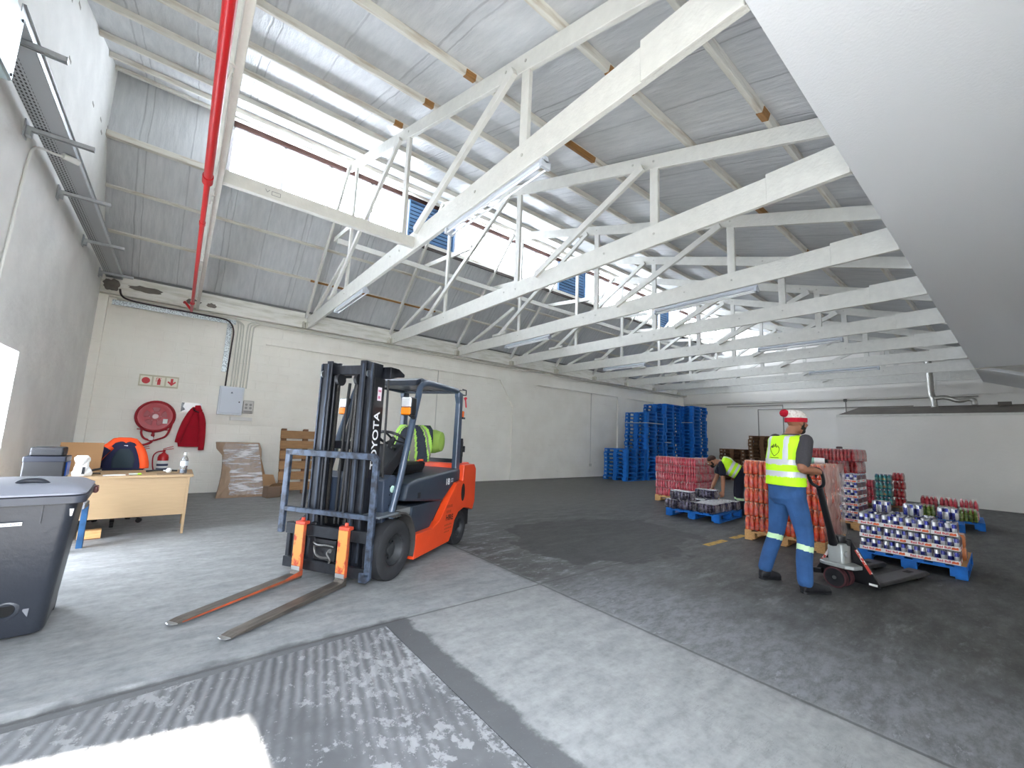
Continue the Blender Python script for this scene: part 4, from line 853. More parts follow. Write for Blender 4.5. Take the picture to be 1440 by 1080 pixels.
m = MB(); m.prism([(-.36, 1.90), (-.40, 1.97), (-.5, 2.0), (-1.32, 1.99), (-1.36, 1.95), (-.5, 1.93)], 'y', -.38, .38); m.build('guard_roof', mat('dark_roof_panel', (40, 46, 56), .3), FK, bevel=.008)
m = MB(); m.bar((-1.36, -.4, 1.05), (-1.36, .4, 1.05), .03, .05); m.build('rear_crossbar', BLACK, FK)
# seat, steering, dash
m = MB(); m.rings([rr(.22, .22, .95, .06), rr(.235, .235, .98, .07), rr(.24, .24, 1.03, .07), rr(.22, .22, 1.055, .06)], caps=True); m.xf(Mx.Translation((-.72, 0, 0))); m.build('seat_cushion', SEATB, FK)
m = MB()
for k in range(4): m.box(-.92, -.5, -.21, .21, .895 + k * .016, .905 + k * .016)
m.box(-.9, -.52, -.19, .19, .89, .95); m.build('seat_suspension', SEATB, FK, bevel=.004)
m = MB(); m.rings([[(-.93 - .1 * t + dx, yy, 1.04 + .42 * t) for dx, yy in ((.05, -.2), (.06, 0), (.05, .2), (-.03, .22), (-.06, 0), (-.03, -.22))] for t in (0, .3, .6, .85, 1)], caps=True); m.build('seat_backrest', SEATB, FK, bevel=.02, seg=2)
m = MB(); m.prism([(.04, .93), (-.16, .93), (-.42, 1.16), (-.40, 1.25), (-.33, 1.255), (-.10, 1.06)], 'y', -.12, .30); m.build('dashboard', mat('dash_black', (30, 32, 36), .5), FK, bevel=.02, seg=2)
m = MB(); m.cyl((-.30, .14, 1.18), (-.36, .14, 1.30), .03, 10); m.build('steering_column', BLACK, FK)
C = V((-.365, .14, 1.305)); ax = V((-.5, 0, .87)).normalized(); u1 = V((0, 1, 0)); u2 = ax.cross(u1)
m = MB(); m.tube([C + (u1 * cos(a * 2 * pi / 28) + u2 * sin(a * 2 * pi / 28)) * .165 for a in range(28)], .015, 8, closed=True)
for a in (0.5, 2.6, 4.7): m.tube([C, C + (u1 * cos(a) + u2 * sin(a)) * .165], .011, 6)
m.ball(C, .035, 8); m.build('steering_wheel', BLACK, FK)
m = MB(); m.tube([(-.28, .22, 1.18), (-.22, .28, 1.22), (-.12, .30, 1.23)], .012, 6); m.ball((-.12, .30, 1.23), .022, 8); m.build('control_lever', BLACK, FK)
# ---- mast
for s_ in (1, -1):
    o = 1 if s_ > 0 else -1
    m = MB(); yo = s_ * .315
    m.box(.13, .27, min(yo, yo - s_ * .022), max(yo, yo - s_ * .022), .09, 2.04); m.box(.255, .275, min(yo, yo - s_ * .075), max(yo, yo - s_ * .075), .09, 2.04); m.box(.13, .15, min(yo, yo - s_ * .075), max(yo, yo - s_ * .075), .09, 2.04)
    m.build('outer_rail', MAST, FK, bevel=.003)
    m = MB(); yo = s_ * .235
    m.box(.15, .29, min(yo, yo - s_ * .02), max(yo, yo - s_ * .02), .10, 2.06); m.box(.272, .292, min(yo, yo - s_ * .065), max(yo, yo - s_ * .065), .10, 2.06); m.box(.15, .17, min(yo, yo - s_ * .065), max(yo, yo - s_ * .065), .10, 2.06)
    m.build('inner_rail', MAST, FK, bevel=.003)
    m = MB(); m.box(.276, .284, min(s_ * .296, s_ * .312), max(s_ * .296, s_ * .312), .2, 2.03); m.box(.292, .298, min(s_ * .2, s_ * .222), max(s_ * .2, s_ * .222), .2, 2.03); m.build('rubbed_strip', RAILW, FK)
    m = MB(); m.cyl((.20, s_ * .205, .15), (.20, s_ * .205, 1.05), .032, 14); m.cyl((.20, s_ * .205, 1.05), (.20, s_ * .205, 1.98), .02, 12); m.build('lift_cylinder', mat('cylinder_black', (34, 36, 40), .35, .4), FK)
    m = MB(); m.cyl((.285, s_ * .265, 1.93), (.285, s_ * .278, 1.93), .035, 16); m.build('mast_roller', BRIGHT, FK)
    m = MB(); m.box(.235, .25, min(s_ * .10, s_ * .125), max(s_ * .10, s_ * .125), .5, 1.86); m.build('lift_chain', mat('oiled_chain', (58, 56, 54), .5, .6, bump=.6, bscale=60), FK)
    m = MB(); m.cyl((.225, s_ * .095, 1.88), (.225, s_ * .13, 1.88), .06, 20); m.build('chain_wheel', mat('chain_wheel_black', (30, 31, 34), .5), FK)
m = MB(); m.box(.17, .25, -.235, .235, 1.93, 2.02); m.box(.14, .2, -.315, .315, .25, .36); m.box(.15, .2, -.235, .235, .4, .5); m.box(.12, .17, -.315, .315, 1.2, 1.28); m.build('mast_crossbar', MAST, FK, bevel=.004)
m = MB(); m.prism([(.12, 2.02), (-.02, 2.02), (-.12, 1.98), (-.12, 1.95), (.0, 1.93), (.12, 1.9)], 'y', .27, .40); m.prism([(.12, 2.02), (-.02, 2.02), (-.12, 1.98), (-.12, 1.95), (.0, 1.93), (.12, 1.9)], 'y', -.40, -.27); m.box(-.02, .12, -.4, .4, 1.96, 2.02); m.build('mast_top_bracket', MAST, FK, bevel=.004)
m = MB(); m.tube(catmull([(.22, .02, .5), (.21, .03, 1.0), (.2, .04, 1.5), (.18, .05, 1.85), (.15, .06, 1.7), (.16, .05, 1.1)], 8), .014, 8); m.tube(catmull([(.22, -.03, .5), (.21, -.03, 1.0), (.2, -.03, 1.5), (.18, -.03, 1.85)], 8), .014, 8); m.build('hydraulic_hose', BLACK, FK)
m = MB(); m.cyl((.1, .28, .42), (-.28, .26, .56), .032, 12); m.cyl((.1, -.28, .42), (-.28, -.26, .56), .032, 12); m.build('tilt_cylinder', STEEL, FK)
m = MB(); m.prism([(.25, .95), (.255, 1.9), (.10, 1.9), (.10, .95)], 'y', .316, .325); m.build('rail_side_plate', mat('plate_black', (22, 22, 25), .4), FK)
text('TOYOTA', .118, frame((0, 0, 1), (1, 0, 0), (0, 1, 0), (.180, .3255, 1.30)), mat('badge_white', (226, 228, 230), .5), FK, 'badge_lettering', sx=1.12, bold=.0015)
m = MB(); m.box(.14, .20, .325, .3265, 1.68, 1.81); m.build('inspection_sticker', mat('sticker_pink_white', (226, 214, 222), .5), FK)
m = MB(); m.box(.148, .192, .3265, .327, 1.765, 1.785); m.box(.16, .19, .3265, .327, 1.70, 1.725); m.build('sticker_print', mat('sticker_pink', (206, 120, 150), .5), FK)
m = MB(); m.tube(catmull([(.06, .335, 1.9), (.05, .335, 1.5), (.05, .34, 1.1), (.04, .345, .85), (.07, .34, .7)], 6), .011, 8, 0); m.build('side_hose', mat('side_hose_grey', (36, 36, 38), .5), FK)
# ---- carriage, load backrest and forks
m = MB(); m.box(.33, .37, -.46, .46, .40, .50); m.box(.33, .37, -.46, .46, .10, .19); m.box(.31, .35, -.46, -.42, .10, .50); m.box(.31, .35, .42, .46, .10, .50); m.box(.30, .34, -.19, -.13, .10, .52); m.box(.30, .34, .13, .19, .10, .52); m.build('carriage', STEEL, FK, bevel=.004)
m = MB(); m.box(.31, .345, -.12, .12, .2, .38); m.cyl((.35, -.1, .33), (.35, .1, .33), .018, 10); m.build('side_shift_cylinder', BLACK, FK)
m = MB(); m.tube(catmull([(.35, -.13, .345), (.375, -.05, .335), (.38, .05, .345), (.36, .11, .33)], 6), .009, 8); m.tube(catmull([(.35, -.12, .32), (.38, -.07, .26), (.385, .0, .235), (.375, .08, .24)], 6), .009, 8); m.tube(catmull([(.36, .06, .30), (.39, .07, .27), (.38, .1, .22), (.36, .07, .19)], 6), .008, 8); m.cyl((.35, .09, .30), (.38, .09, .30), .02, 10); m.build('shift_hose', mat('silver_hose', (96, 96, 94), .45, .5), FK)
BR = mat('load_guard_blue_grey', (70, 82, 100), .5, .3, rgb2=(38, 43, 53), vscale=16, thr=(.42, .62))
for b_ in ((.47, .53, .13, 1.12), (-.55, -.49, .40, 1.17)):
    m = MB(); m.box(.345, .385, *b_); m.build('backrest_upright', BR, FK, bevel=.006)
m = MB(); m.prism([(-.55, 1.125), (.45, 1.125), (.51, 1.08), (.53, 1.10), (.53, 1.13), (.50, 1.17), (.47, 1.185), (-.55, 1.185)], 'x', .345, .385); m.build('backrest_top_bar', BR, FK, bevel=.005)
m = MB(); m.box(.345, .385, -.49, .47, .60, .645); m.build('backrest_crossbar', BR, FK, bevel=.005)
m = MB(); m.prism([(.42, .08), (.5, .08), (.53, .11), (.53, .16), (.42, .16)], 'x', .345, .385); m.build('backrest_foot', BR, FK, bevel=.005)
for y in (-.285, -.06, .19):
    m = MB(); m.box(.345, .38, y - .012, y + .012, .64, 1.13); m.build('backrest_bar', MAST, FK, bevel=.003)
FKY = mat('fork_yellow_chipped', (202, 136, 66), .55, rgb2=(170, 62, 36), vscale=15, thr=(.52, .60), stretch=(1, 1, 1)); FKS = mat('fork_worn_steel', (122, 116, 108), .42, .7, rgb2=(84, 78, 72), vscale=6, stretch=(1, 6, 6)); FKO = mat('fork_edge_orange', (198, 82, 42), .5, rgb2=(120, 74, 52), vscale=9)
for y in (-.255, .245):
    m = MB(); m.box(0, .036, -.05, .05, .10, .50); f = m.build('fork', FKO, FK, bevel=.004, loc=(.372, y, 0))
    m = MB(); m.box(.036, .040, -.049, .049, .14, .50); m.build('painted_face', FKY, f)
    m = MB(); m.prism([(0, .03), (0, .10), (.036, .10), (.04, .085), (.055, .07), (.2, .066), (1.0, .045), (1.05, .036), (1.05, .03), (.9, .026)], 'y', -.05, .05)
    m.build('fork_blade', FKS, f, bevel=.006)
    m = MB(); m.prism([(1.045, -.05), (1.075, -.035), (1.085, 0), (1.075, .035), (1.045, .05)], 'z', .029, .037); m.build('fork_tip', BRIGHT, f, bevel=.003)
    m = MB(); m.box(.0402, .0412, -.048, .048, .10, .135); m.build('scraped_heel', mat('scraped_steel', (212, 214, 214), .3, .8), f)
    m = MB(); m.box(-.03, .036, -.055, .055, .50, .53); m.cyl((0, 0, .53), (0, 0, .56), .018, 8); m.build('fork_hook', mat('hook_orange', (196, 72, 50), .5), f, bevel=.004)
    if y < 0:
        m = MB(); m.prism([(0, .05), (.2, .045), (1.02, .03), (1.02, .038), (.2, .064), (0, .1)], 'y', .0502, .0512); m.build('rusty_edge', FKO, f)
# ---- lights, mirror, beacon, ribbon
def headlamp(x, y):
    m = MB(); m.box(-.10, -.005, -.062, .062, -.1, .085); h = m.build('headlamp', BLACK, FK, bevel=.015, seg=2, loc=(x, y, 1.66))
    m = MB(); m.box(-.01, .012, -.056, .056, -.015, .08); m.build('clear_lens', mat('lamp_lens', (206, 210, 212), .12, .35, bump=.3, bscale=60), h, bevel=.008)
    m = MB(); m.box(-.01, .014, -.056, .056, -.095, -.02); m.build('amber_lens', mat('amber_lens', (240, 128, 12), .15, coat=.6), h, bevel=.01)
    m = MB(); m.bar((-.06, 0, -.08), (-.16, 0, -.12), .03, .03); m.build('lamp_bracket', BLACK, h)
headlamp(-.08, .47); headlamp(-.27, -.48)
m = MB(); m.tube([(-.05, -.28, .6), (-.18, -.34, 1.15), (-.33, -.38, 1.6)], .034, 8); m.build('inner_brace', BLACK, FK)
m = MB(); m.box(-1.50, -1.44, .38, .44, 1.62, 1.70); m.build('rear_lamp', mat('rear_amber', (232, 96, 22), .25), FK, bevel=.005); m = MB(); m.box(-1.51, -1.43, .37, .45, 1.595, 1.62); m.build('rear_lamp_base', BLACK, FK)
m = MB(); 
for z in (1.92, 1.99): m.tube([(-1.45, .32, z), (-1.56, .32, z), (-1.56, .42, z), (-1.45, .42, z)], .007, 6)
m.tube([(-1.56, .32, 1.92), (-1.56, .32, 1.99)], .007, 6); m.tube([(-1.56, .42, 1.92), (-1.56, .42, 1.99)], .007, 6); m.build('rear_wire_cage', BLACK, FK)
m = MB(); m.prism([(-1.50, 1.88), (-1.56, 1.90), (-1.60, 1.89), (-1.57, 1.86), (-1.60, 1.76), (-1.575, 1.755), (-1.55, 1.85)], 'y', .415, .421); m.build('red_ribbon', mat('red_ribbon', (214, 24, 48), .6), FK)
m = MB(); m.box(-1.47, -1.44, .38, .46, 1.02, 1.34); m.cyl((-1.45, .42, 1.2), (-1.54, .42, 1.2), .02, 8); m.box(-1.56, -1.52, .39, .45, 1.16, 1.24); m.box(-1.54, -1.5, .41, .43, 1.1, 1.3); m.build('tank_bracket', BLACK, FK, bevel=.004)
# lettering on the sides
text('18', .105, frame((-1, 0, 0), (0, 0, 1), (0, 1, 0), (-1.06, .4815, .815)), mat('badge_white'), FK, 'model_number', bold=.002)
m = MB(); m.box(-1.2, -1.14, .4805, .482, .835, .85); m.box(-1.2, -1.14, .4805, .482, .805, .825); m.build('model_mark', mat('mark_pale', (150, 160, 172), .5), FK)
INK = mat('black_ink', (44, 18, 14), .6)
ms = MB()
for body, sz, z in (('FORKLIFT', .05, .53), ('TRUCK', .05, .47), ('HIRE', .088, .395), ('SALES', .04, .32), ('0800 000', .03, .27)):
    pass
text('HIRE', .088, frame((-1, 0, -.06), (-.06, 0, 1), (0, 1, 0), (-1.08, .5215, .40)), INK, FK, 'hire_lettering', bold=.002)
m = MB(); rnd = random.Random(12)
for z, n_, h in ((.535, 5, .035), (.475, 4, .035), (.325, 6, .022), (.285, 6, .02), (.25, 4, .018)):
    x = -.965 if z < .4 else -1.0
    for k in range(n_):
        w = .018 + .008 * rnd.random(); m.box(x - w, x, .5205, .5212, z - h / 2, z + h / 2 - .006 * rnd.random()); x -= w + .009
m.build('faded_small_print', mat('faded_ink', (176, 66, 34), .5), FK)
# hi-vis vest draped round the seat back
t = thing('safety_vest', 'green hi-vis vest with navy panels draped over the forklift seat back', 'vest', (1.469, 4.297, 0), R(212))
VG = mat('vest_lime', (150, 196, 76), .75, var=.08, vscale=9, bump=.3, bscale=30); VN = mat('vest_navy', (32, 38, 50), .85, bump=.2, bscale=30); VS = mat('vest_grey_stripe', (112, 108, 96), .5)
def vring(x, z, hw, hd, ph=0):
    return [(x + hd * sin(2 * pi * j / 120) * (1 + .08 * sin(6 * pi * j / 60 + ph)), hw * cos(2 * pi * j / 120) * (1 + .03 * sin(10 * pi * j / 60 + ph)), z) for j in range(120)]
rs = [vring(-.93, 1.05, .27, .12), vring(-.94, 1.12, .285, .125, .5), vring(-.97, 1.22, .28, .12, 1), vring(-.99, 1.34, .27, .11, 1.4), vring(-1.01, 1.43, .25, .10, 1.8), vring(-1.02, 1.485, .21, .07, 2)]
rs = [[tuple(V(a) * (1 - t) + V(b) * t) for a, b in zip(rs[i], rs[i + 1])] for i in range(len(rs) - 1) for t in (0, .25, .5, .75)] + [rs[-1]]
m = MB(); m.rings(rs)
for i, f in enumerate(m.f):
    c = sum((V(m.v[k]) for k in f), V()) / len(f); a = atan2((c.x + .97) / .12, c.y / .27)
    aa = (math.degrees(a)) % 360
    m.m[i] = 0
    if 28 < aa < 60 or 96 < aa < 130 or 335 < aa < 360: m.m[i] = 1
    if 66 < aa < 78 or 14 < aa < 24 or 138 < aa < 150: m.m[i] = 2
m.build('vest_body', [VG, VN, VS], t)
m = MB(); m.rings([[(-1.18 + .10 * cos(2 * pi * j / 18) * k_, .20 + .0 * j, 1.29 + .15 * sin(2 * pi * j / 18) * k_) for j in range(18)] for k_ in (1.0,)] + [[(-1.18 + .10 * cos(2 * pi * j / 18) * .8, .30, 1.29 + .15 * sin(2 * pi * j / 18) * .8) for j in range(18)], [(-1.18 + .1 * cos(2 * pi * j / 18) * .3, .325, 1.29 + .15 * sin(2 * pi * j / 18) * .3) for j in range(18)]])
m.rings([[(-1.18 + .10 * cos(2 * pi * j / 18), .20, 1.29 + .15 * sin(2 * pi * j / 18)) for j in range(18)], [(-1.16 + .11 * cos(2 * pi * j / 18), -.2, 1.29 + .15 * sin(2 * pi * j / 18)) for j in range(18)]])
m.build('folded_back', mat('vest_dull_green', (132, 160, 70), .75, bump=.3, bscale=30), t)
m = MB(); m.tube(catmull([(-.83, .2, 1.06), (-.86, .1, 1.045), (-.84, -.1, 1.05), (-.86, .24, 1.07)], 5), .012, 6); m.build('orange_trim', mat('trim_orange', (224, 84, 40), .6), t)
# ------------------------------------------------------------------ pallets
def pallet_parts(parent, W, D, mt, H=.145, lab=None):
    """block pallet: local x 0..D (deep), y -W/2..W/2"""
    n = 6
    for i in range(n):
        y = -W / 2 + (W - .10) * i / (n - 1); m = MB(); m.box(0, D, y, y + .10, H - .02, H); m.build('deck_board', mt, parent, bevel=.002)
    for x in (0, D / 2 - .05, D - .1):
        m = MB(); m.box(x, x + .1, -W / 2, W / 2, H - .04, H - .02); m.build('stringer_board', mt, parent)
        for y in (-W / 2, -.07, W / 2 - .14):
            m = MB(); m.box(x, x + .1, y, y + .14, .02, H - .04); m.build('block', mt, parent, bevel=.002)
    for y in (-W / 2, -.05, W / 2 - .10):
        m = MB(); m.box(0, D, y, y + .10, 0, .02); m.build('bottom_board', mt, parent)
def pallet_mesh(name, W, D, mats, H=.142, label=True):
    m = MB()
    for i in range(5):
        y = -W / 2 + (W - .14) * i / 4; m.box(0, D, y, y + .14, H - .02, H)
    for x in (0, D / 2 - .06, D - .12):
        m.box(x, x + .12, -W / 2, W / 2, H - .042, H - .02)
        for y in (-W / 2, -.08, W / 2 - .16): m.box(x, x + .12, y, y + .16, .02, H - .042)
    for y in (-W / 2, -.07, W / 2 - .14): m.box(0, D, y, y + .14, 0, .02)
    m.box(-.003, 0, W / 2 - .12, W / 2 - .04, .045, .095, 1)
    m.box(-.003, 0, -W / 2 + .03, -W / 2 + .10, .05, .09, 1) if not label else None
    return m.mesh(name, mats)
def put(name, me, x, y, z, rot, label, cat, group):
    o = bpy.data.objects.new(name, me); COL.objects.link(o); o.location = (x, y, z); o.rotation_euler = (0, 0, rot); return tag(o, label, cat, group)
PM = pallet_mesh('pallet', 1.0, 1.2, [BLUEP, mat('pale_blue_stencil', (150, 180, 205), .7)])
rnd = random.Random(21)
def stack(x, yl, n, place, grp, me=PM, kind='blue pallet', h=.142):
    for k in range(n):
        w = 'topmost pallet' if k == n - 1 else ('bottom pallet' if k == 0 else '%s %s from the floor' % (ORD[k + 1], kind))
        lb = ('%s of %s' % (w, place)) if k in (0, n - 1) else '%s in %s' % (w, place)
        put('pallet', me, x + rnd.uniform(-.02, .02), yl - .5 + rnd.uniform(-.025, .025), k * h, R(rnd.uniform(-1.2, 1.2)), lb, 'pallet', grp)
stack(12.58, 10.06, 8, 'the low blue stack at the left', 'blue pallets in the low stack')
stack(13.86, 10.05, 18, 'the blue stack just behind the low one', 'blue pallets in the second stack')
stack(15.14, 10.06, 21, 'the tall blue stack third from the left', 'blue pallets in the third stack')
stack(16.44, 9.6, 21, 'the blue stack at the right end', 'blue pallets in the right stack')
STRAP = mat('white_strap_sheet', (176, 186, 186), .6)
for i, (x, y, z) in enumerate(((13.82, 9.55, 15), (15.1, 9.3, 10), (16.4, 9.1, 16))):
    m = MB(); m.box(x, x + .01, y - .5, y + .5, z * .142 + .0, z * .142 + .03); 
    if i == 0: m.box(x, x + 1.15, y - .52, y - .51, z * .142, z * .142 + .03)
    tag(m.build('pale_slat', STRAP), ['pale strip across the tall blue pallet stack behind the low one', 'pale strip low across the third blue pallet stack', 'pale strip across the blue pallet stack at the right end'][i], 'strip')
PB = pallet_mesh('pallet', 1.0, 1.2, [BROWNW, mat('stamped_pale_wood', (190, 176, 156), .7)], label=False)
stack(18.1, 8.31, 9, 'the lower brown stack by the wall', 'brown pallets in the lower stack', PB, 'brown pallet', .1421)
stack(18.1, 7.15, 13, 'the taller brown stack by the wall', 'brown pallets in the taller stack', PB, 'brown pallet', .1421)

# ------------------------------------------------------------------ bottle and can packs
SHR = G('shrink_film'); nt = SHR.nt
SHR.b.inputs['Base Color'].default_value = (.9, .86, .84, 1); SHR.b.inputs['Roughness'].default_value = .16
P, X, Y, Z = SHR.pos(); nz = SHR.noise(P, 22, 4, .6, (1, 1, .35)); SHR.bump(nz, .8, .02)
tr = SHR.n('BsdfTransparent'); mx = SHR.n('MixShader'); lw = SHR.n('LayerWeight'); lw.inputs[0].default_value = .35
SHR.put(mx.inputs[0], SHR.math('ADD', SHR.math('MULTIPLY', lw.outputs['Facing'], .5), SHR.math('MULTIPLY', SHR.step(nz, .5, .7), .22), clamp=True))
SHR.l(tr.outputs[0], mx.inputs[1]); SHR.l(SHR.b.outputs[0], mx.inputs[2]); SHR.l(mx.outputs[0], [n for n in nt.nodes if n.type == 'OUTPUT_MATERIAL'][0].inputs[0])
def film_shell(m, L, Wd, H, mi, pad=.001):
    """softly rounded film sleeve round a pack"""
    m.rings([rr(L / 2 - .012 + pad, Wd / 2 - .012 + pad, .004, .028, 3), rr(L / 2 + pad, Wd / 2 + pad, .025, .034, 3), rr(L / 2 + pad, Wd / 2 + pad, H * .55, .034, 3), rr(L / 2 - .002 + pad, Wd / 2 - .002 + pad, H * .72, .034, 3), rr(L / 2 - .012, Wd / 2 - .012, H * .97, .03, 3), rr(L / 2 - .03, Wd / 2 - .03, H + .002, .02, 3)], caps=True, mi=mi)
def bottle_pack(name, nx, ny, pitch, H, liquid, cap, label):
    m = MB(); r = pitch / 2 - .001
    for i in range(nx):
        for j in range(ny):
            if 0 < i < nx - 1 and 0 < j < ny - 1 and nx * ny > 8:
                continue
            M = Mx.Translation(((i - (nx - 1) / 2) * pitch, (j - (ny - 1) / 2) * pitch, 0))
            m.lathe([(r * .8, 0), (r, .008), (r * .97, H * .18), (r * .9, H * .24)], 9, 0, M); m.lathe([(r * .9, H * .24), (r * .98, H * .30), (r * .98, H * .52), (r * .92, H * .56)], 9, 2, M)
            m.lathe([(r * .92, H * .56), (r * .96, H * .62), (r * .8, H * .74), (r * .42, H * .88), (r * .4, H * .91)], 9, 0, M); m.lathe([(r * .46, H * .91), (r * .46, H * .985), (.001, H * .99)], 9, 1, M)
    # inner bottles stand behind the outer ring
    for i in range(1, nx - 1):
        for j in range(1, ny - 1):
            M = Mx.Translation(((i - (nx - 1) / 2) * pitch, (j - (ny - 1) / 2) * pitch, 0)); m.lathe([(r, 0), (r, H * .6), (r * .42, H * .88), (r * .44, H * .985), (.001, H * .99)], 7, 0, M)
    film_shell(m, nx * pitch, ny * pitch, H, 3)
    return m.mesh(name, [liquid, cap, label, SHR.m])
def soda(name, rgb, rgb2): return mat(name, rgb, .14, rgb2=rgb2, vscale=11, thr=(.4, .62), coat=.6, spec=.7)
OR_ = soda('orange_soda', (202, 58, 22), (232, 104, 44)); PK_ = soda('pink_soda', (178, 30, 52), (214, 74, 92)); TE_ = soda('teal_soda', (20, 106, 118), (60, 156, 160)); GR_ = soda('green_soda', (66, 92, 26), (140, 160, 60)); RD_ = soda('red_soda', (158, 14, 26), (196, 50, 56))
CAPO = mat('cap_pale_orange', (236, 150, 96), .4); CAPP = mat('cap_pink', (206, 92, 104), .4)
LBO = mat('label_orange_red', (206, 52, 26), .25, rgb2=(232, 98, 48), vscale=12, thr=(.48, .66), coat=.6); LBP = mat('label_pink', (196, 40, 62), .3, rgb2=(214, 84, 98), vscale=12, thr=(.48, .66), coat=.4)
LBR = mat('label_deep_red', (170, 12, 24), .3, rgb2=(214, 80, 70), vscale=18, thr=(.52, .62), coat=.4)
OPK = bottle_pack('bottle_pack', 4, 3, .0665, .206, OR_, CAPO, LBO)
PPK = bottle_pack('bottle_pack', 6, 4, .063, .184, PK_, CAPP, LBP)
RPK = bottle_pack('bottle_pack', 6, 4, .0640, .255, RD_, CAPP, LBR)
TPK = bottle_pack('bottle_pack', 4, 3, .078, .178, TE_, mat('cap_blue', (40, 90, 150), .4), mat('label_teal', (70, 160, 150), .3, rgb2=(190, 150, 90), vscale=16, thr=(.55, .62)))
GPK = bottle_pack('bottle_pack', 6, 4, .0625, .225, GR_, mat('cap_green', (150, 170, 110), .4), mat('label_green', (100, 130, 40), .3, rgb2=(190, 196, 120), vscale=18, thr=(.5, .6)))
SPK = bottle_pack('bottle_pack', 3, 3, .068, .19, RD_, CAPP, LBR)
# --- orange pallet in the middle
def base(x, y, rot, lx, ly): return x + lx * cos(rot) - ly * sin(rot), y + lx * sin(rot) + ly * cos(rot)
ox, oy, orot = 6.925, 2.324, R(2.1)
t = thing('wooden_pallet', 'pale wooden pallet under the stack of orange drink bottles', 'pallet', (ox, oy, 0), orot); pallet_parts(t, 1.0, 1.2, PINE)
rnd = random.Random(5)
for k in range(5):
    z = .145 + k * .208
    cols = [(.135, .4 - .2 * j, 0) for j in range(5)]
    side = [(.27 + .145 + .272 * j, -.365, 0) for j in range(3)]
    for j, (lx, ly, a) in enumerate(cols):
        X_, Y_ = base(ox, oy, orot, lx + rnd.uniform(-.012, .006), ly + rnd.uniform(-.006, .006))
        lb = 'orange bottle pack, %s, %s from the left, stack behind the walking man' % (['bottom layer', 'second layer up', 'third layer up', 'fourth layer up', 'top layer'][k], ORD[j + 1])
        put('bottle_pack', OPK, X_, Y_, z, orot + R(rnd.uniform(-2, 2)), lb, 'bottles', 'orange bottle packs on the wooden pallet')
    for j, (lx, ly, a) in enumerate(side):
        X_, Y_ = base(ox, oy, orot, lx, ly + rnd.uniform(-.008, .008))
        lb = 'orange bottle pack on the right side, %s, %s behind the corner' % (['bottom layer', 'second layer up', 'third layer up', 'fourth layer up', 'top layer'][k], ORD[j + 1])
        put('bottle_pack', OPK, X_, Y_, z, orot + R(90) + R(rnd.uniform(-2, 2)), lb, 'bottles', 'orange bottle packs on the wooden pallet')
    if k == 4:
        for j in range(3):
            for i in range(4):
                X_, Y_ = base(ox, oy, orot, .40 + .272 * j, -.13 + .2 * i - .0); 
                if i > 2: continue
# film drawn tight round the right side of the orange stack
t = thing('film_roll', 'white roll of stretch film lying on top of the orange bottles', 'film roll', (*base(ox, oy, orot, .3, -.34), 1.185 + .045), orot + R(-80))
m = MB(); m.cyl((-.16, 0, 0), (.14, 0, 0), .042, 18); m.build('film_coil', mat('film_white', (232, 234, 232), .3, coat=.3), t); m = MB(); m.cyl((-.18, 0, 0), (.175, 0, 0), .026, 14); m.build('core_tube', mat('core_dark', (30, 26, 24), .8), t)
m = MB(); m.lathe([(.0425, -.05), (.043, -.05), (.043, .02), (.0425, .02)], 18); m.xf(Mx.Rotation(R(90), 4, 'Y')); m.build('teal_mark', mat('teal_mark', (120, 170, 150), .5), t)
m = MB(); n_ = 22
vs = []
for i in range(n_ + 1):
    s_ = i / n_
    for j in range(15):
        z = .15 + 1.04 * j / 14; lx, ly = (.02 + 1.12 * s_, -.475 - .012 * sin(3 * s_ * 7 + j) - .01 * sin(j * 1.9))
        X_, Y_ = base(ox, oy, orot, lx, ly); vs.append((X_, Y_ - .06, z))
m.add(vs, [(i * 15 + j, i * 15 + j + 1, (i + 1) * 15 + j + 1, (i + 1) * 15 + j) for i in range(n_) for j in range(14)], 0, True)
F2 = G('stack_stretch_film'); nt = F2.nt
F2.b.inputs['Base Color'].default_value = (.86, .74, .68, 1); F2.b.inputs['Roughness'].default_value = .3
P, X, Y, Z = F2.pos(); nz = F2.noise(P, 2.2, 4, .55, (5, 5, .5)); F2.bump(nz, .5, .03)
tr = F2.n('BsdfTransparent'); mx = F2.n('MixShader'); F2.put(mx.inputs[0], F2.math('ADD', .26, F2.math('MULTIPLY', F2.step(nz, .35, .7), .3)))
F2.l(tr.outputs[0], mx.inputs[1]); F2.l(F2.b.outputs[0], mx.inputs[2]); F2.l(mx.outputs[0], [n for n in nt.nodes if n.type == 'OUTPUT_MATERIAL'][0].inputs[0])
tag(m.build('stretch_film', F2.m), 'cloudy stretch film over the right side of the orange bottle stack', 'film')

# --- pink pallet at the back left
px_, py_, prot = 9.364, 5.36, R(3.0)
t = thing('wooden_pallet', 'pale wooden pallet under the pink bottle stack', 'pallet', (px_, py_, 0), prot); pallet_parts(t, 1.04, 1.2, PINE)
LAY = ['bottom layer', 'second layer up', 'third layer up', 'fourth layer up', 'top layer', 'sixth layer up']
for k in range(5):
    z = .145 + k * .187
    fr = [(.126, .33, 1), (.126, -.05, 1), (.19, -.37, 0)] if k % 2 == 0 else [(.19, .39, 0), (.126, .07, 1), (.126, -.31, 1)]
    sd = [(.58, -.37, 0), (.96, -.37, 0)] if k % 2 == 0 else [(.45, -.37, 0), (.83, -.37, 0)]
    for j, (lx, ly, a) in enumerate(fr + sd):
        X_, Y_ = base(px_, py_, prot, lx + rnd.uniform(-.008, .008), ly)
        lb = 'pink bottle pack, %s, %s, stack left of the bending man' % (LAY[k], ['left end', 'middle', 'near corner', 'right side front', 'right side back'][j])
        put('bottle_pack', PPK, X_, Y_, z, prot + (R(90) if a else 0), lb, 'bottles', 'pink bottle packs on the wooden pallet')
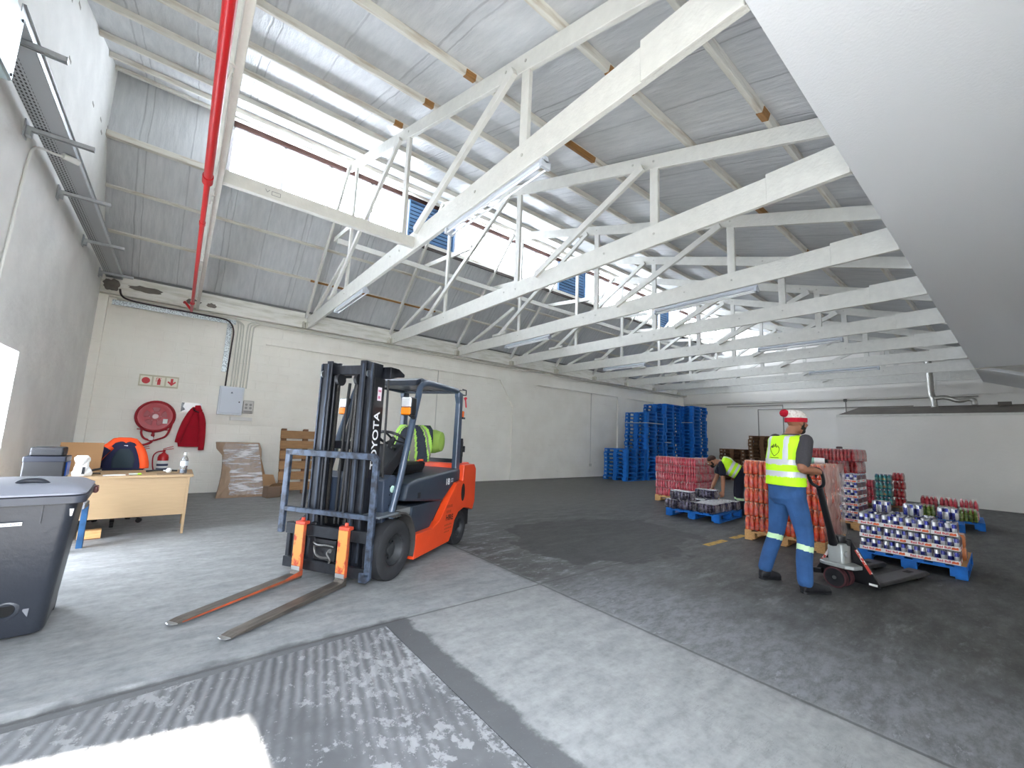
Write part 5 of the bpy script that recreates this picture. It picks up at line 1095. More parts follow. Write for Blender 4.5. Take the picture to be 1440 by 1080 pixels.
# --- red stack behind the orange one
t = thing('wooden_pallet', 'brown pallet under the tall deep red bottle stack', 'pallet', (11.2, 2.95, 0), 0); pallet_parts(t, 1.2, 1.2, BROWNW)
for k in range(5):
    z = .145 + k * .257; off = .0 if k < 4 else -.03
    fr = [(.13, .39, 1), (.13, .0, 1), (.13, -.39, 1)] if k % 2 == 0 else [(.2, .45, 0), (.13, .12, 1), (.13, -.27, 1), ]
    sd = [(.46, -.46, 0), (.85, -.46, 0)] if k % 2 == 0 else [(.2 + .26, -.46, 0), (.2 + .65, -.46, 0)]
    for j, (lx, ly, a) in enumerate(fr + sd):
        lb = 'deep red bottle pack, %s, %s, tall stack behind the orange one' % (LAY[k], ['left end', 'middle', 'near right corner', 'right side front', 'right side back'][j])
        put('bottle_pack', RPK, 11.2 + lx, 2.95 + ly + off, z, (R(90) if a else 0), lb, 'bottles', 'deep red bottle packs in the tall stack')
m = MB(); m.lathe([(.05, 0), (.06, .01), (.058, .035), (.045, .045)], 16); q = m.xf(Mx.Translation((11.33, 2.62, 1.432))); tag(q.build('tape_roll', mat('dark_tape', (60, 20, 24), .4)), 'dark roll of tape lying on the tall deep red bottle stack', 'tape')
# --- teal and small red columns further back
t = thing('brown_pallet', 'brown pallet under the teal bottle packs and the small red column', 'pallet', (13.45, 2.35, 0), 0); pallet_parts(t, .9, 1.2, BROWNW)
for k in range(4):
    put('bottle_pack', TPK, 13.62, 2.31, .145 + k * .18, R(90), 'teal bottle pack, %s of the teal column' % ['bottom', 'second up', 'third up', 'top'][k], 'bottles', 'teal bottle packs')
    put('bottle_pack', SPK, 13.70, 2.035 + .012 * (k % 2), .145 + k * .194, R(rnd.uniform(-5, 5)), 'red bottle pack, %s of the narrow red column beside the teal' % ['bottom', 'second up', 'third up', 'top'][k], 'bottles', 'red bottle packs beside the teal column')
    put('bottle_pack', PPK, 13.62, 2.67, .145 + k * .187, R(90), 'red pack left of the teal column, %s' % ['bottom', 'second up', 'third up', 'top'][k], 'bottles', 'red packs left of the teal column') if k < 3 else None
# --- green packs on a blue pallet, pink packs on top at the back
gx, gy, gr = 11.9, 1.10, R(4)
t = thing('blue_pallet', 'blue pallet under the green bottle packs by the far right', 'pallet', (gx, gy, 0), gr); pallet_parts(t, .95, 1.2, BLUEP)
t = thing('blue_pallet', 'empty blue pallet end in front of the green bottle packs', 'pallet', (11.25, 1.15, 0), R(4)); pallet_parts(t, .62, .5, BLUEP)
for j in range(3):
    X_, Y_ = base(gx, gy, gr, .2, .30 - .285 * j)
    put('bottle_pack', GPK, X_, Y_, .145, gr, 'green bottle pack, %s of the row, low stack by the white store wall' % ['left', 'middle', 'right'][j], 'bottles', 'green bottle packs')
    for k in range(2):
        X_, Y_ = base(gx, gy, gr, .61, .27 - .28 * j)
        put('bottle_pack', PPK, X_, Y_, .145 + k * .187, gr, 'pink bottle pack behind the green packs, %s, %s' % (['left', 'middle', 'right'][j], ['lower', 'upper'][k]), 'bottles', 'pink packs behind the green ones')

# ------------------------------------------------------------------ cans
CANB = G('energy_can_skin'); co_ = CANB.n('TexCoord'); sp = CANB.n('SeparateXYZ'); CANB.l(co_.outputs['Object'], sp.inputs[0])
fx = CANB.math('SUBTRACT', CANB.math('FRACT', CANB.math('DIVIDE', CANB.math('ADD', sp.outputs[1], 2.0), .1075)), .5)
fx2 = CANB.math('SUBTRACT', CANB.math('FRACT', CANB.math('DIVIDE', CANB.math('ADD', sp.outputs[0], 2.0), .1075)), .5)
hz = CANB.math('SUBTRACT', sp.outputs[2], .09); chk = CANB.math('MULTIPLY', fx, hz)
bl = CANB.step(chk, -.0005, .0005)
CANB.l(CANB.mix(bl, (.72, .74, .78), (.035, .045, .30)), CANB.b.inputs['Base Color']); CANB.b.inputs['Metallic'].default_value = .55; CANB.b.inputs['Roughness'].default_value = .25
ALU = mat('can_aluminium', (205, 208, 212), .22, .95)
DARKC = mat('dark_can_skin', (44, 38, 62), .22, .5, rgb2=(132, 126, 152), vscale=12, thr=(.48, .66))
def can(m, x, y, r, H, z0=.0, mi=0, mt=1):
    M = Mx.Translation((x, y, z0))
    m.lathe([(r * .78, 0), (r, H * .06), (r, H * .9), (r * .82, H * .97)], 10, mi, M); m.lathe([(r * .82, H * .97), (r * .84, H), (r * .74, H * .985), (0.001, H * .985)], 10, mt, M)
TRAYW = mat('tray_white_card', (236, 232, 232), .55); TXT = mat('tray_red_print', (214, 48, 66), .5); ORM = mat('tray_orange_mark', (232, 104, 54), .5); MAR = mat('film_maroon_side', (96, 24, 50), .35)
def tray_mesh():
    m = MB(); p = .0535; r = .0262
    for i in range(6):
        for j in range(4):
            if 0 < i < 5 and 0 < j < 3: continue
            can(m, (i - 2.5) * p, (j - 1.5) * p, r, .135, .006)
    L, W = 6 * p + .004, 4 * p + .004
    m.box(-L / 2, L / 2, -W / 2, W / 2, 0, .006, 2)
    m.box(-L / 2 - .002, -L / 2, -W / 2, W / 2, 0, .046, 2); m.box(L / 2, L / 2 + .002, -W / 2, W / 2, 0, .046, 2); m.box(-L / 2, L / 2, -W / 2 - .002, -W / 2, 0, .046, 2); m.box(-L / 2, L / 2, W / 2, W / 2 + .002, 0, .046, 2)
    # front print, on the short face at -x: reads left to right seen from -x  (left = +y)
    me = text('Red Bull', .034, frame((0, -1, 0), (0, 0, 1), (-1, 0, 0), (-L / 2 - .0026, .022, .023)), TXT, 'mesh', bold=.001); mesh_to_mb(m, me, 3)
    m.prism([(-.04, .008), (-.094, .008), (-.1, .02), (-.094, .038), (-.075, .03), (-.06, .036), (-.044, .028)], 'x', -L / 2 - .003, -L / 2 - .002, 4)
    me = text('Red Bull', .034, frame((1, 0, 0), (0, 0, 1), (0, -1, 0), (-.03, -W / 2 - .0026, .023)), TXT, 'mesh', bold=.001); mesh_to_mb(m, me, 3)
    # clear film over the top, with a printed maroon overlap at the sides
    o = len(m.f); m.rings([rr(L / 2 + .003, W / 2 + .003, .05, .012, 2), rr(L / 2 + .003, W / 2 + .003, .12, .012, 2), rr(L / 2 - .01, W / 2 - .008, .142, .012, 2)], caps=False, mi=5)
    m.box(-L / 2 + .03, L / 2 - .03, -W / 2 - .0045, -W / 2 - .0035, .05, .125, 6)
    return m.mesh('drink_tray', [CANB.m, ALU, TRAYW, TXT, ORM, SHR.m, MAR])
TRAY = tray_mesh()
ex_, ey_, er = 7.04, 1.02, R(1.5)
t = thing('blue_pallet', 'bright blue pallet loaded with energy drink trays beside the pallet truck', 'pallet', (ex_, ey_, 0), er); pallet_parts(t, .96, 1.15, BLUEP)
m = MB(); m.box(.02, 1.12, -.475, .47, .1455, .1485); X_, Y_ = base(ex_, ey_, er, 0, 0)
tag(m.build('card_sheet', mat('tan_card_sheet', (176, 132, 84), .8), loc=(X_, Y_, 0), rotz=er), 'tan card sheet lying on the blue pallet under the drink trays', 'cardboard')
rnd = random.Random(3)
for k in range(3):
    for i in range(2):
        for j in range(4 if i == 0 else 3):
            lx = .185 + .345 * i + rnd.uniform(-.012, .006) - .008 * k; ly = .345 - .223 * j - .008 * k + (.02 if k == 2 else 0) + rnd.uniform(-.003, .003)
            X_, Y_ = base(ex_, ey_, er, lx, ly)
            lb = 'energy drink can tray, %s row, %s layer, %s from the left, blue pallet' % (['front', 'second'][i], ['bottom', 'middle', 'top'][k], ORD[j + 1])
            put('drink_tray', TRAY, X_, Y_, .149 + k * .1555, er + R(rnd.uniform(-1.5, 1.5)), lb, 'drinks', 'energy drink trays on the blue pallet')
def fourpack(name, skin, nx, ny, r, H, film=True):
    m = MB()
    for i in range(nx):
        for j in range(ny): can(m, (i - (nx - 1) / 2) * 2.04 * r, (j - (ny - 1) / 2) * 2.04 * r, r, H)
    if film: film_shell(m, nx * 2.04 * r, ny * 2.04 * r, H, 2, .003)
    return m.mesh(name, [skin, ALU, SHR.m])
FPK = fourpack('can_pack', CANB.m, 3, 3, .0285, .135)
for j, ly in enumerate((.26, -.04, -.345)):
    X_, Y_ = base(ex_, ey_, er, .33, ly); put('can_pack', FPK, X_, Y_, .149 + 3 * .1555, er, '%s clear wrapped can pack on top of the energy drink trays' % ['left', 'middle', 'right'][j], 'drinks', 'clear can packs on top')
COP = mat('copper_shrink_wrap', (206, 122, 70), .22, var=.12, vscale=9, coat=.6)
for k in range(2):
    X_, Y_ = base(ex_, ey_, er, .52, -.395); m = MB()
    m.rings([rr(.10, .064, 0, .03), rr(.11, .07, .02, .035), rr(.11, .07, .12, .035), rr(.095, .06, .145, .03)], caps=True); q = m.build('wrapped_carton', COP, loc=(X_, Y_, .149 + .148 * k), rotz=er)
    tag(q, ['lower copper coloured wrapped pack at the right edge of the blue pallet', 'upper copper coloured wrapped pack at the right edge of the blue pallet'][k], 'pack', 'copper wrapped packs')
X_, Y_ = base(ex_, ey_, er, .76, -.36); m = MB(); m.rings([rr(.05, .04, 0, .02), rr(.05, .04, .4, .02)], caps=True); tag(m.build('wrapped_carton', COP, loc=(X_, Y_, .149), rotz=er), 'tall copper coloured pack half hidden behind the energy drink trays', 'pack')
# taller tray stack further back on a wooden pallet
t = thing('wooden_pallet', 'wooden pallet under the tray stack right of the orange bottles', 'pallet', (9.55, 2.45, 0), 0); pallet_parts(t, .95, 1.0, PINE)
for k in range(6):
    for j in range(4):
        lb = 'energy drink tray, %s, %s from the right, stack behind the orange bottles' % (LAY[k] if k != 4 else 'fifth layer up', ORD[j + 1])
        put('drink_tray', TRAY, 9.73, 2.10 + .223 * j, .145 + k * .137, 0, lb if k < 5 else lb.replace('sixth layer up', 'top layer'), 'drinks', 'energy drink trays in the far stack')
    if k < 6:
        put('drink_tray', TRAY, 10.07, 2.10, .145 + k * .137, 0, 'energy drink tray, second row back, %s, far tray stack' % (['bottom layer', 'second layer up', 'third layer up', 'fourth layer up', 'fifth layer up', 'top layer'][k]), 'drinks', 'energy drink trays in the far stack')
# dark can packs on the blue pallet in front of the pink stack
dx, dy, dr = 7.71, 4.09, R(5)
t = thing('blue_pallet', 'blue pallet holding dark can packs in front of the pink stack', 'pallet', (dx, dy, 0), dr); pallet_parts(t, 1.0, 1.2, BLUEP)
DPK = fourpack('can_pack', DARKC, 6, 4, .0325, .165); DPL = fourpack('can_pack', DARKC, 4, 4, .0325, .165)
for lx, ly, z, a, me, lb in ((.2, .40, 0, 0, DPK, 'dark can pack at the left end of the blue pallet'), (.16, .14, 0, 1, DPL, 'dark can pack second from the left, front row of the blue pallet'),
                         (.15, -.22, 0, 1, DPK, 'dark can pack at the near corner of the blue pallet'), (.43, -.22, 0, 1, DPK, 'dark can pack in the second row behind the near corner pack'), (.72, -.24, 0, 1, DPK, 'dark can pack in the third row, right side of the blue pallet'),
                         (.17, .24, .17, 1, DPK, 'dark can pack stacked on top of the front row at the left'), (1.0, .1, 0, 1, DPK, 'lower dark can pack the bending man reaches for'), (1.0, .1, .17, 1, DPK, 'upper dark can pack by the bending man\'s hands'), (1.02, -.3, 0, 1, DPK, 'dark can pack at the back right corner of the blue pallet'), (.62, .2, 0, 1, DPK, 'dark can pack lying in the middle of the blue pallet')):
    X_, Y_ = base(dx, dy, dr, lx, ly); put('can_pack', me, X_, Y_, .145 + z, dr + (R(90) if a else 0), lb, 'drinks', 'dark can packs on the blue pallet')

# ------------------------------------------------------------------ hand pallet truck
JK = thing('pallet_truck', 'black hand pallet truck with a grey pump, forks under the blue pallet', 'pallet truck', (5.52, 1.33, 0), R(-11))
JB = mat('jack_black', (24, 24, 27), .35)
for s_ in (1, -1):
    y = s_ * .19
    m = MB(); m.prism([(.16, .05), (1.25, .03), (1.33, .04), (1.33, .06), (1.25, .085), (.16, .085)], 'y', y - .08, y + .08); f = m.build('fork', mat('jack_fork_grey', (58, 58, 58), .45, var=.2, vscale=8), JK, bevel=.006)
    m = MB(); m.cyl((1.12, y - .05, .035), (1.12, y + .05, .035), .035, 14); m.build('load_roller', BLACK, f)
    m = MB(); m.box(.95, 1.08, y - .03, y + .03, .0855, .0875); m.build('fork_slot', mat('slot_black', (14, 14, 14), .8), f)
m = MB(); m.prism([(-.06, .47), (.06, .47), (.285, .085), (.285, .05), (-.285, .05), (-.285, .085)], 'x', .10, .135); m.box(.10, .24, -.27, .27, .05, .085); m.box(.02, .10, -.07, .07, .1, .46); m.build('chassis', JB, JK, bevel=.006)
for s_ in (1, -1):
    m = MB(); m.bar((.097, s_ * .105, .375), (.097, s_ * .225, .17), .005, .026, (0, .86 * s_, .5)); m.build('warning_sticker', mat('warning_red_white', (206, 70, 60), .5, rgb2=(232, 220, 216), vscale=26, thr=(.5, .54)), JK)
    m = MB(); m.box(.0965, .1, s_ * .235 - .035, s_ * .235 + .035, .06, .08); m.build('white_mark', PAPER, JK)
for x in (-.09, .03):
    m = MB(); m.cyl((x - .028, 0, .1), (x + .028, 0, .1), .1, 30); w = m.build('steering_wheel', mat('wheel_red_black', (74, 38, 42), .6), JK)
    m = MB(); m.cyl((x - .0305, 0, .1), (x - .028, 0, .1), .086, 26); m.build('wheel_hub', BLACK, w); m = MB(); m.cyl((x - .04, 0, .1), (x - .0305, 0, .1), .018, 12); m.build('hub_nut', BRIGHT, w)
m = MB(); m.prism([(.10, .10), (.24, .05), (.36, .06), (.36, .10), (.2, .2)], 'y', -.03, .03); m.bar((.03, .18, .10), (.03, .30, .08), .05, .05); m.build('link_arm', JB, JK, bevel=.004)
GP = mat('pump_grey', (168, 172, 170), .4, .4)
m = MB(); m.rings([rr(.085, .075, .24, .03), rr(.085, .075, .40, .03), rr(.07, .06, .43, .03)], caps=True); m.cyl((-.05, -.08, .34), (-.05, -.1, .34), .03, 14); m.cyl((.05, -.03, .43), (.05, -.03, .455), .02, 10); m.build('pump_body', GP, JK, bevel=.004)
m = MB(); m.prism([(-.1, .14), (-.13, .08), (-.13, -.1), (-.1, -.17), (.02, -.19), (.09, -.1), (.09, .1), (.04, .15)], 'z', .205, .24); m.build('pump_flange', GP, JK, bevel=.006)
m = MB(); m.lathe([(.0, .5), (.05, .5), (.055, .485), (.05, .44), (0, .44)], 16); m.xf(Mx.Translation((.03, .0, .0))); m.build('pump_piston', BLACK, JK)
H0 = V((-.06, .02, .42)); H1 = V((-.315, 0, 1.0)); d = (H1 - H0)
m = MB(); m.tube([H0, H0 + d * .25, H1], [.045, .032, .03], 10); m.build('handle_bar', JB, JK)
m = MB(); m.tube(catmull([H1, H1 + V((-.03, .055, .04)), H1 + V((-.07, .065, .14)), H1 + V((-.085, .045, .185)), H1 + V((-.09, 0, .195)), H1 + V((-.085, -.045, .185)), H1 + V((-.07, -.065, .14)), H1 + V((-.03, -.055, .04)), H1], 5), .016, 8); m.build('handle_loop', JB, JK)
m = MB(); m.tube([H1 + V((-.06, .0, .1)), H1 + V((-.04, 0, .16)), H1 + V((-.08, 0, .2))], .01, 6); m.build('release_lever', mat('lever_dark', (50, 50, 54), .5), JK)

# ------------------------------------------------------------------ pipes on the far wall and the store roof
SIL = mat('silver_foil_duct', (196, 194, 188), .3, .8, bump=.5, bscale=30)
t = thing('extract_duct', 'silver flexible duct rising from the store roof to the ceiling', 'duct', (18.3, 1.72, 2.86))
m = MB(); m.tube(catmull([(-.5, .0, -.05), (-.47, .01, .2), (-.36, .06, .36), (-.32, .07, .8), (-.3, .08, 1.6)], 8), [.075 + .007 * (i % 2) for i in range(33)], 12); m.build('vertical_duct', SIL, t)
m = MB(); m.tube(catmull([(-.5, -.02, .22), (-.5, -.25, .24), (-.5, -.5, .13), (-.5, -.7, .17), (-.5, -.8, .13), (-.5, -.82, .0)], 8), [.06 + .006 * (i % 2) for i in range(41)], 12); m.build('branch_duct', SIL, t)
m = MB(); m.box(-.62, -.4, -1.5, -1.25, -.06, .06); m.build('duct_end_box', mat('dark_duct_box', (90, 84, 76), .7), t)
FC = mat('wall_conduit_grey', (150, 147, 140), .6)
for i, pts in enumerate((((19.56, 9.6, 3.28), (19.56, .9, 3.28)), ((19.57, 7.3, 3.02), (19.57, 2.4, 3.02)), ((19.57, 7.3, 3.02), (19.57, 7.3, 1.2)), ((19.57, 8.6, 3.18), (19.57, 6.35, 3.18), (19.57, 6.35, 1.5)), ((19.57, 4.25, 3.28), (19.57, 4.25, 2.0)))):
    m = MB(); m.tube(pts, .018, 6)
    tag(m.build('wall_conduit', FC), ['long grey conduit along the top of the far wall', 'second grey conduit along the far wall, lower one', 'grey conduit dropping behind the brown pallets', 'grey conduit bending down behind the tall brown stack', 'grey conduit dropping behind the store block corner'][i], 'conduit', 'conduits on the far wall')
m = MB(); m.box(19.5, 19.58, 4.2, 4.3, 3.24, 3.34); tag(m.build('junction_box', mat('junction_grey', (96, 94, 90), .6)), 'small grey junction box high on the far wall', 'junction box')
# ------------------------------------------------------------------ people
from mathutils.bvhtree import BVHTree
def fuse(mb, name, mats, parent=None, voxel=.008, smooth=4):
    """weld overlapping closed shapes into one continuous skin"""
    me = mb.mesh('tmp', mats); o = bpy.data.objects.new('tmp', me); COL.objects.link(o)
    r = o.modifiers.new('r', 'REMESH'); r.mode = 'VOXEL'; r.voxel_size = voxel; r.use_smooth_shade = True
    s = o.modifiers.new('s', 'SMOOTH'); s.factor = .5; s.iterations = smooth
    bpy.context.view_layer.update()
    nm = bpy.data.meshes.new_from_object(o.evaluated_get(bpy.context.evaluated_depsgraph_get()))
    bpy.data.objects.remove(o); bpy.data.meshes.remove(me); nm.name = name
    nm.materials.clear()
    for m in (mats if isinstance(mats, (list, tuple)) else [mats]): nm.materials.append(m)
    ob = bpy.data.objects.new(name, nm); COL.objects.link(ob)
    if parent: ob.parent = parent
    return ob
def limb(m, pts, rad, n=14, k=5):
    """tapering limb with rounded ends"""
    P = catmull(pts, k); rs = []
    for i in range(len(P)):
        f = i / k; a = min(int(f), len(rad) - 2); t = f - a; rs.append(rad[a] * (1 - t) + rad[a + 1] * t)
    m.tube(P, rs, n); m.ball(P[0], rs[0], 12); m.ball(P[-1], rs[-1], 12)
def trunk(m, rings, lf):
    """rings: (centre, half width, half depth, spine direction)"""
    out = []
    for c, w, d, ax in rings:
        c, ax = V(c), V(ax).normalized(); l = V(lf); l = (l - ax * l.dot(ax)).normalized(); f = l.cross(ax)
        out.append([tuple(c + l * w * (abs(cos(a)) ** .82) * (1 if cos(a) > 0 else -1) + f * d * (abs(sin(a)) ** .9) * (1 if sin(a) > 0 else -1)) for a in [2 * pi * j / 26 for j in range(26)]])
    m.rings(out)
def hand(m, wrist, d, back, thumb, curl=1.0, s=1.0):
    """palm, four unequal bent fingers and a thumb; d = along the palm, back = out of the back of the hand"""
    w, d, b, t = V(wrist), V(d).normalized(), V(back).normalized(), V(thumb).normalized()
    m.rings([[tuple(w + d * q * s + t * hw * s * cos(a) + b * th * s * sin(a)) for a in [2 * pi * j / 12 for j in range(12)]] for q, hw, th in ((-.01, .024, .02), (.03, .036, .018), (.07, .042, .016), (.092, .040, .013))])
    for i, (o, ln) in enumerate(((.031, .075), (.010, .083), (-.011, .078), (-.031, .062))):
        p0 = w + (d * .085 + t * o) * s; a1 = .5 * curl; a2 = 1.3 * curl; a3 = 2.2 * curl
        p1 = p0 + (d * cos(a1) - b * sin(a1)) * ln * .42 * s; p2 = p1 + (d * cos(a2) - b * sin(a2)) * ln * .33 * s; p3 = p2 + (d * cos(a3) - b * sin(a3)) * ln * .25 * s
        limb(m, [p0 - d * .02, p0, p1, p2, p3], [.010 * s, .0105 * s, .0095 * s, .0088 * s, .0078 * s], 8, 3)
    p0 = w + (d * .025 + t * .03) * s; p1 = p0 + (d * .03 + t * .026 - b * .008) * s; p2 = p1 + (d * .03 - b * .02 * curl + t * .004) * s
    limb(m, [p0, p1, p2], [.013 * s, .0115 * s, .0095 * s], 8, 3)
def head(m, c, f, u, s=1.0):
    c, f, u = V(c), V(f).normalized(), V(u).normalized(); l = u.cross(f).normalized(); u = f.cross(l)
    def E(off, r, n=16):
        M = frame(l, f, u, c + (l * off[0] + f * off[1] + u * off[2]) * s); m.ball((0, 0, 0), tuple(x * s for x in r), n, 0, M)
    E((0, -.012, .03), (.076, .096, .092), 20); E((0, .02, -.03), (.066, .078, .085), 18); E((0, .045, -.085), (.046, .048, .035))
    E((0, .098, -.02), (.012, .018, .018)); E((0, .09, .005), (.009, .014, .03)); E((0, .083, .03), (.05, .02, .012)); E((0, .084, -.063), (.024, .012, .008))
    for sx in (-1, 1): E((sx * .077, -.005, -.005), (.012, .02, .032)); E((sx * .04, .07, -.02), (.022, .02, .018))
    return l, f, u
def boot(m, heel, toe, z=0.):
    h, t = V((heel[0], heel[1], z)), V((toe[0], toe[1], z)); d = (t - h); L = d.length; d = d / L; sd = V((-d.y, d.x, 0)); rs = []
    for q, w, hh in ((.0, .028, .06), (.04, .038, .11), (.25, .042, .12), (.45, .044, .10), (.7, .052, .078), (.9, .047, .066), (1.0, .026, .045)):
        c = h + d * L * q; rs.append([tuple(c + sd * w * cos(a) + V((0, 0, .004 + hh / 2 + hh / 2 * sin(a)))) for a in [2 * pi * j / 14 for j in range(14)]])
    m.rings(rs)
def sole(m, heel, toe, z=0.):
    h, t = V((heel[0], heel[1], z)), V((toe[0], toe[1], z)); d = (t - h); L = d.length; d /= L; sd = V((-d.y, d.x, 0)); pts = []
    for q, w in ((-.01, .02), (.06, .036), (.35, .036), (.7, .048), (.92, .04), (1.01, .018)): pts.append(h + d * L * q + sd * w)
    for q, w in ((1.01, .018), (.92, .04), (.7, .048), (.35, .036), (.06, .036), (-.01, .02)): pts.append(h + d * L * q - sd * w)
    m.prism([(p.x, p.y) for p in pts], 'z', z, z + .018)
def paint(ob, fn):
    me = ob.data
    for p in me.polygons: p.material_index = fn(p.center, p.normal)
SKIN = mat('skin_brown', (146, 96, 70), .55, var=.05, vscale=12); SKIN2 = mat('skin_brown_light', (156, 108, 82), .55, var=.05, vscale=12)
LIME = mat('fluorescent_lime', (196, 250, 24), .7, var=.04, vscale=8, bump=.25, bscale=22); REFL = mat('reflective_silver_tape', (206, 210, 214), .35, .1); KBAND = mat('pale_green_tape', (206, 240, 190), .45)
TEE = mat('charcoal_cotton', (62, 60, 64), .9, bump=.25, bscale=30); WORK = mat('worn_blue_workwear', (44, 84, 134), .85, var=.22, vscale=5, bump=.6, bscale=11); LEA = mat('black_boot_leather', (32, 32, 36), .55, bump=.15, bscale=40); BEARD = mat('black_hair', (24, 20, 18), .9, bump=.6, bscale=120)
NAVYW = mat('dark_navy_workwear', (18, 22, 40), .9, bump=.25, bscale=18)

# --- the man walking with the pallet truck
fd, lf = V((.93, -.37, 0)).normalized(), V((.37, .93, 0)).normalized(); UP = V((0, 0, 1))
pel, che, nek, hc = V((5.035, 1.63, .93)), V((5.05, 1.61, 1.385)), V((5.065, 1.58, 1.545)), V((5.10, 1.53, 1.66))
shR, shL = V((4.987, 1.425, 1.47)), V((5.108, 1.74, 1.475)); elR, elL = V((4.872, 1.432, 1.195)), V((5.17, 1.73, 1.18)); wrR, wrL = V((5.045, 1.345, 1.165)), V((5.10, 1.53, 1.165))
hipR, hipL = V((4.985, 1.55, .90)), V((5.085, 1.715, .90)); knR, knL = V((5.0, 1.475, .50)), V((5.115, 1.775, .48)); anR, anL = V((4.945, 1.475, .10)), V((5.06, 1.872, .10))
hf = V((.86, -.51, -.08)).normalized()
m = MB()
trunk(m, [(pel - UP * .06, .15, .10, UP), (pel + UP * .05, .16, .11, UP), (pel + UP * .2 + fd * .01, .15, .105, UP), (che - fd * .0, .175, .115, UP), (che + UP * .09, .165, .10, UP), (nek - UP * .03, .09, .07, UP), (nek, .06, .06, UP)], lf)
limb(m, [nek - UP * .04, (nek + hc) / 2 - hf * .02 - UP * .03, hc - UP * .06 - hf * .015], [.062, .055, .055])
hl, hf_, hu = head(m, hc, hf, (0.04, -.02, 1))
for s_, a, b in ((shR, elR, wrR), (shL, elL, wrL)): limb(m, [s_, (s_ + a) / 2, a, (a + b) / 2, b], [.056, .05, .043, .042, .029])
limb(m, [hipR, knR, anR], [.085, .058, .04]); limb(m, [hipL, knL, anL], [.085, .058, .04])
hand(m, wrR, (.85, .25, .03), (-.2, -.6, .75), (.1, .75, .65), 1.0); hand(m, wrL, (.45, -.9, .03), (.5, .2, .85), (.7, -.3, .5), 1.0)
person = fuse(m, 'person', [SKIN, BEARD], None, .0065, 3)
def beard_zone(hc_, l_, f_, u_):
    def fn(c, n):
        d = c - hc_; x, y, z = d.dot(l_), d.dot(f_), d.dot(u_)
        if d.length > .17 or z < -.14: return 0
        return 1 if (y > .03 and z < -.045 and not (abs(x) < .02 and -.075 < z < -.06 and y > .085)) or (y > .075 and -.052 < z < -.04 and abs(x) < .03) or (.0 < y <= .035 and -.075 < z < -.0 and abs(x) > .055) else 0
    return fn
paint(person, beard_zone(hc, hl, hf_, hu))
tag(person, 'man in a lime vest, blue trousers and bobble hat walking with the pallet truck', 'person')
m = MB(); trunk(m, [(pel + UP * .02, .165, .115, UP), (pel + UP * .2, .165, .118, UP), (che, .188, .125, UP), (che + UP * .09, .17, .105, UP), (nek - UP * .03, .10, .075, UP), (nek - UP * .005, .068, .066, UP)], lf)
for s_, a in ((shR, elR), (shL, elL)): limb(m, [s_, s_ * .55 + a * .45, s_ * .22 + a * .78], [.066, .068, .066])
fuse(m, 't_shirt', [TEE], person, .008, 3)
m = MB(); trunk(m, [(pel + UP * .075 - fd * .01, .195, .145, UP), (pel + UP * .2 - fd * .005, .19, .14, UP), (pel + UP * .34, .195, .142, UP), (che + UP * .02, .192, .142, UP), (che + UP * .09, .196, .128, UP), (che + UP * .125, .165, .112, UP), (nek - UP * .03, .115, .088, UP), (nek - UP * .02, .09, .078, UP)], lf)
vest = fuse(m, 'safety_vest', [LIME, REFL], person, .0075, 3)
def vp(c, n):
    u = (c - pel).dot(lf); z = c.z
    if 1.215 < z < 1.272 or 1.095 < z < 1.152: return 1
    if z > 1.27 and .075 < abs(u) < .122: return 1
    return 0
paint(vest, vp)
bv = BVHTree.FromObject(vest, bpy.context.evaluated_depsgraph_get())
def onback(u, z):
    o = V((pel.x, pel.y, z)) + lf * u - fd * .6; h = bv.ray_cast(o, fd); return (h[0] - fd * .003) if h[0] else o
m = MB()
for pts in ([(0.0, 1.30), (.035, 1.335), (.055, 1.375), (.045, 1.405)], [(0.0, 1.30), (-.04, 1.335), (-.052, 1.375), (-.04, 1.40)], [(.045, 1.40), (.03, 1.385), (.038, 1.415), (.018, 1.39), (.02, 1.425), (.0, 1.395), (-.004, 1.43), (-.018, 1.39), (-.03, 1.41), (-.045, 1.385)], [(.05, 1.285), (.01, 1.283), (-.05, 1.285)]):
    m.tube([onback(u + .01, z) for u, z in catmull([(a, b, 0) for a, b in pts], 4) and [(q.x, q.y) for q in catmull([(a, b, 0) for a, b in pts], 4)]], .0028, 5)
m.build('vest_print', mat('dark_green_print', (52, 70, 20), .7), person)
m = MB(); trunk(m, [(pel - UP * .12, .12, .10, UP), (pel - UP * .06, .172, .13, UP), (pel + UP * .06, .178, .135, UP), (pel + UP * .125, .172, .128, UP)], lf)
limb(m, [hipR - UP * .0, hipR * .5 + knR * .5 + fd * .01, knR, (knR + anR) / 2 - fd * .012, anR + UP * .0], [.105, .092, .074, .072, .068]); limb(m, [hipL, hipL * .5 + knL * .5 + fd * .01, knL, (knL + anL) / 2 - fd * .012, anL + UP * .02], [.105, .092, .074, .072, .066])
tr_ = fuse(m, 'trousers', [WORK, KBAND], person, .0085, 3)
def tp(c, n):
    right = (c - pel).dot(lf) < 0; z = c.z + (c - pel).dot(fd) * .25
    return 1 if ((.385 < z < .44) if right else (.425 < z < .48)) else 0
paint(tr_, tp)
m = MB(); trunk(m, [(pel + UP * .095, .178, .134, UP), (pel + UP * .125, .176, .132, UP)], lf); fuse(m, 'waistband', [mat('grey_band', (120, 128, 132), .8)], person, .007, 1)
for hl_, tl_, an in (((4.90, 1.492), (5.15, 1.33), anR), ((5.01, 1.905), (5.195, 1.78), anL)):
    m = MB(); boot(m, hl_, tl_); limb(m, [(an.x, an.y, .06), (an.x, an.y, .17)], [.055, .055]); b = fuse(m, 'boot', [LEA], person, .007, 2)
    m = MB(); sole(m, hl_, tl_); m.build('sole', BLACK, b)
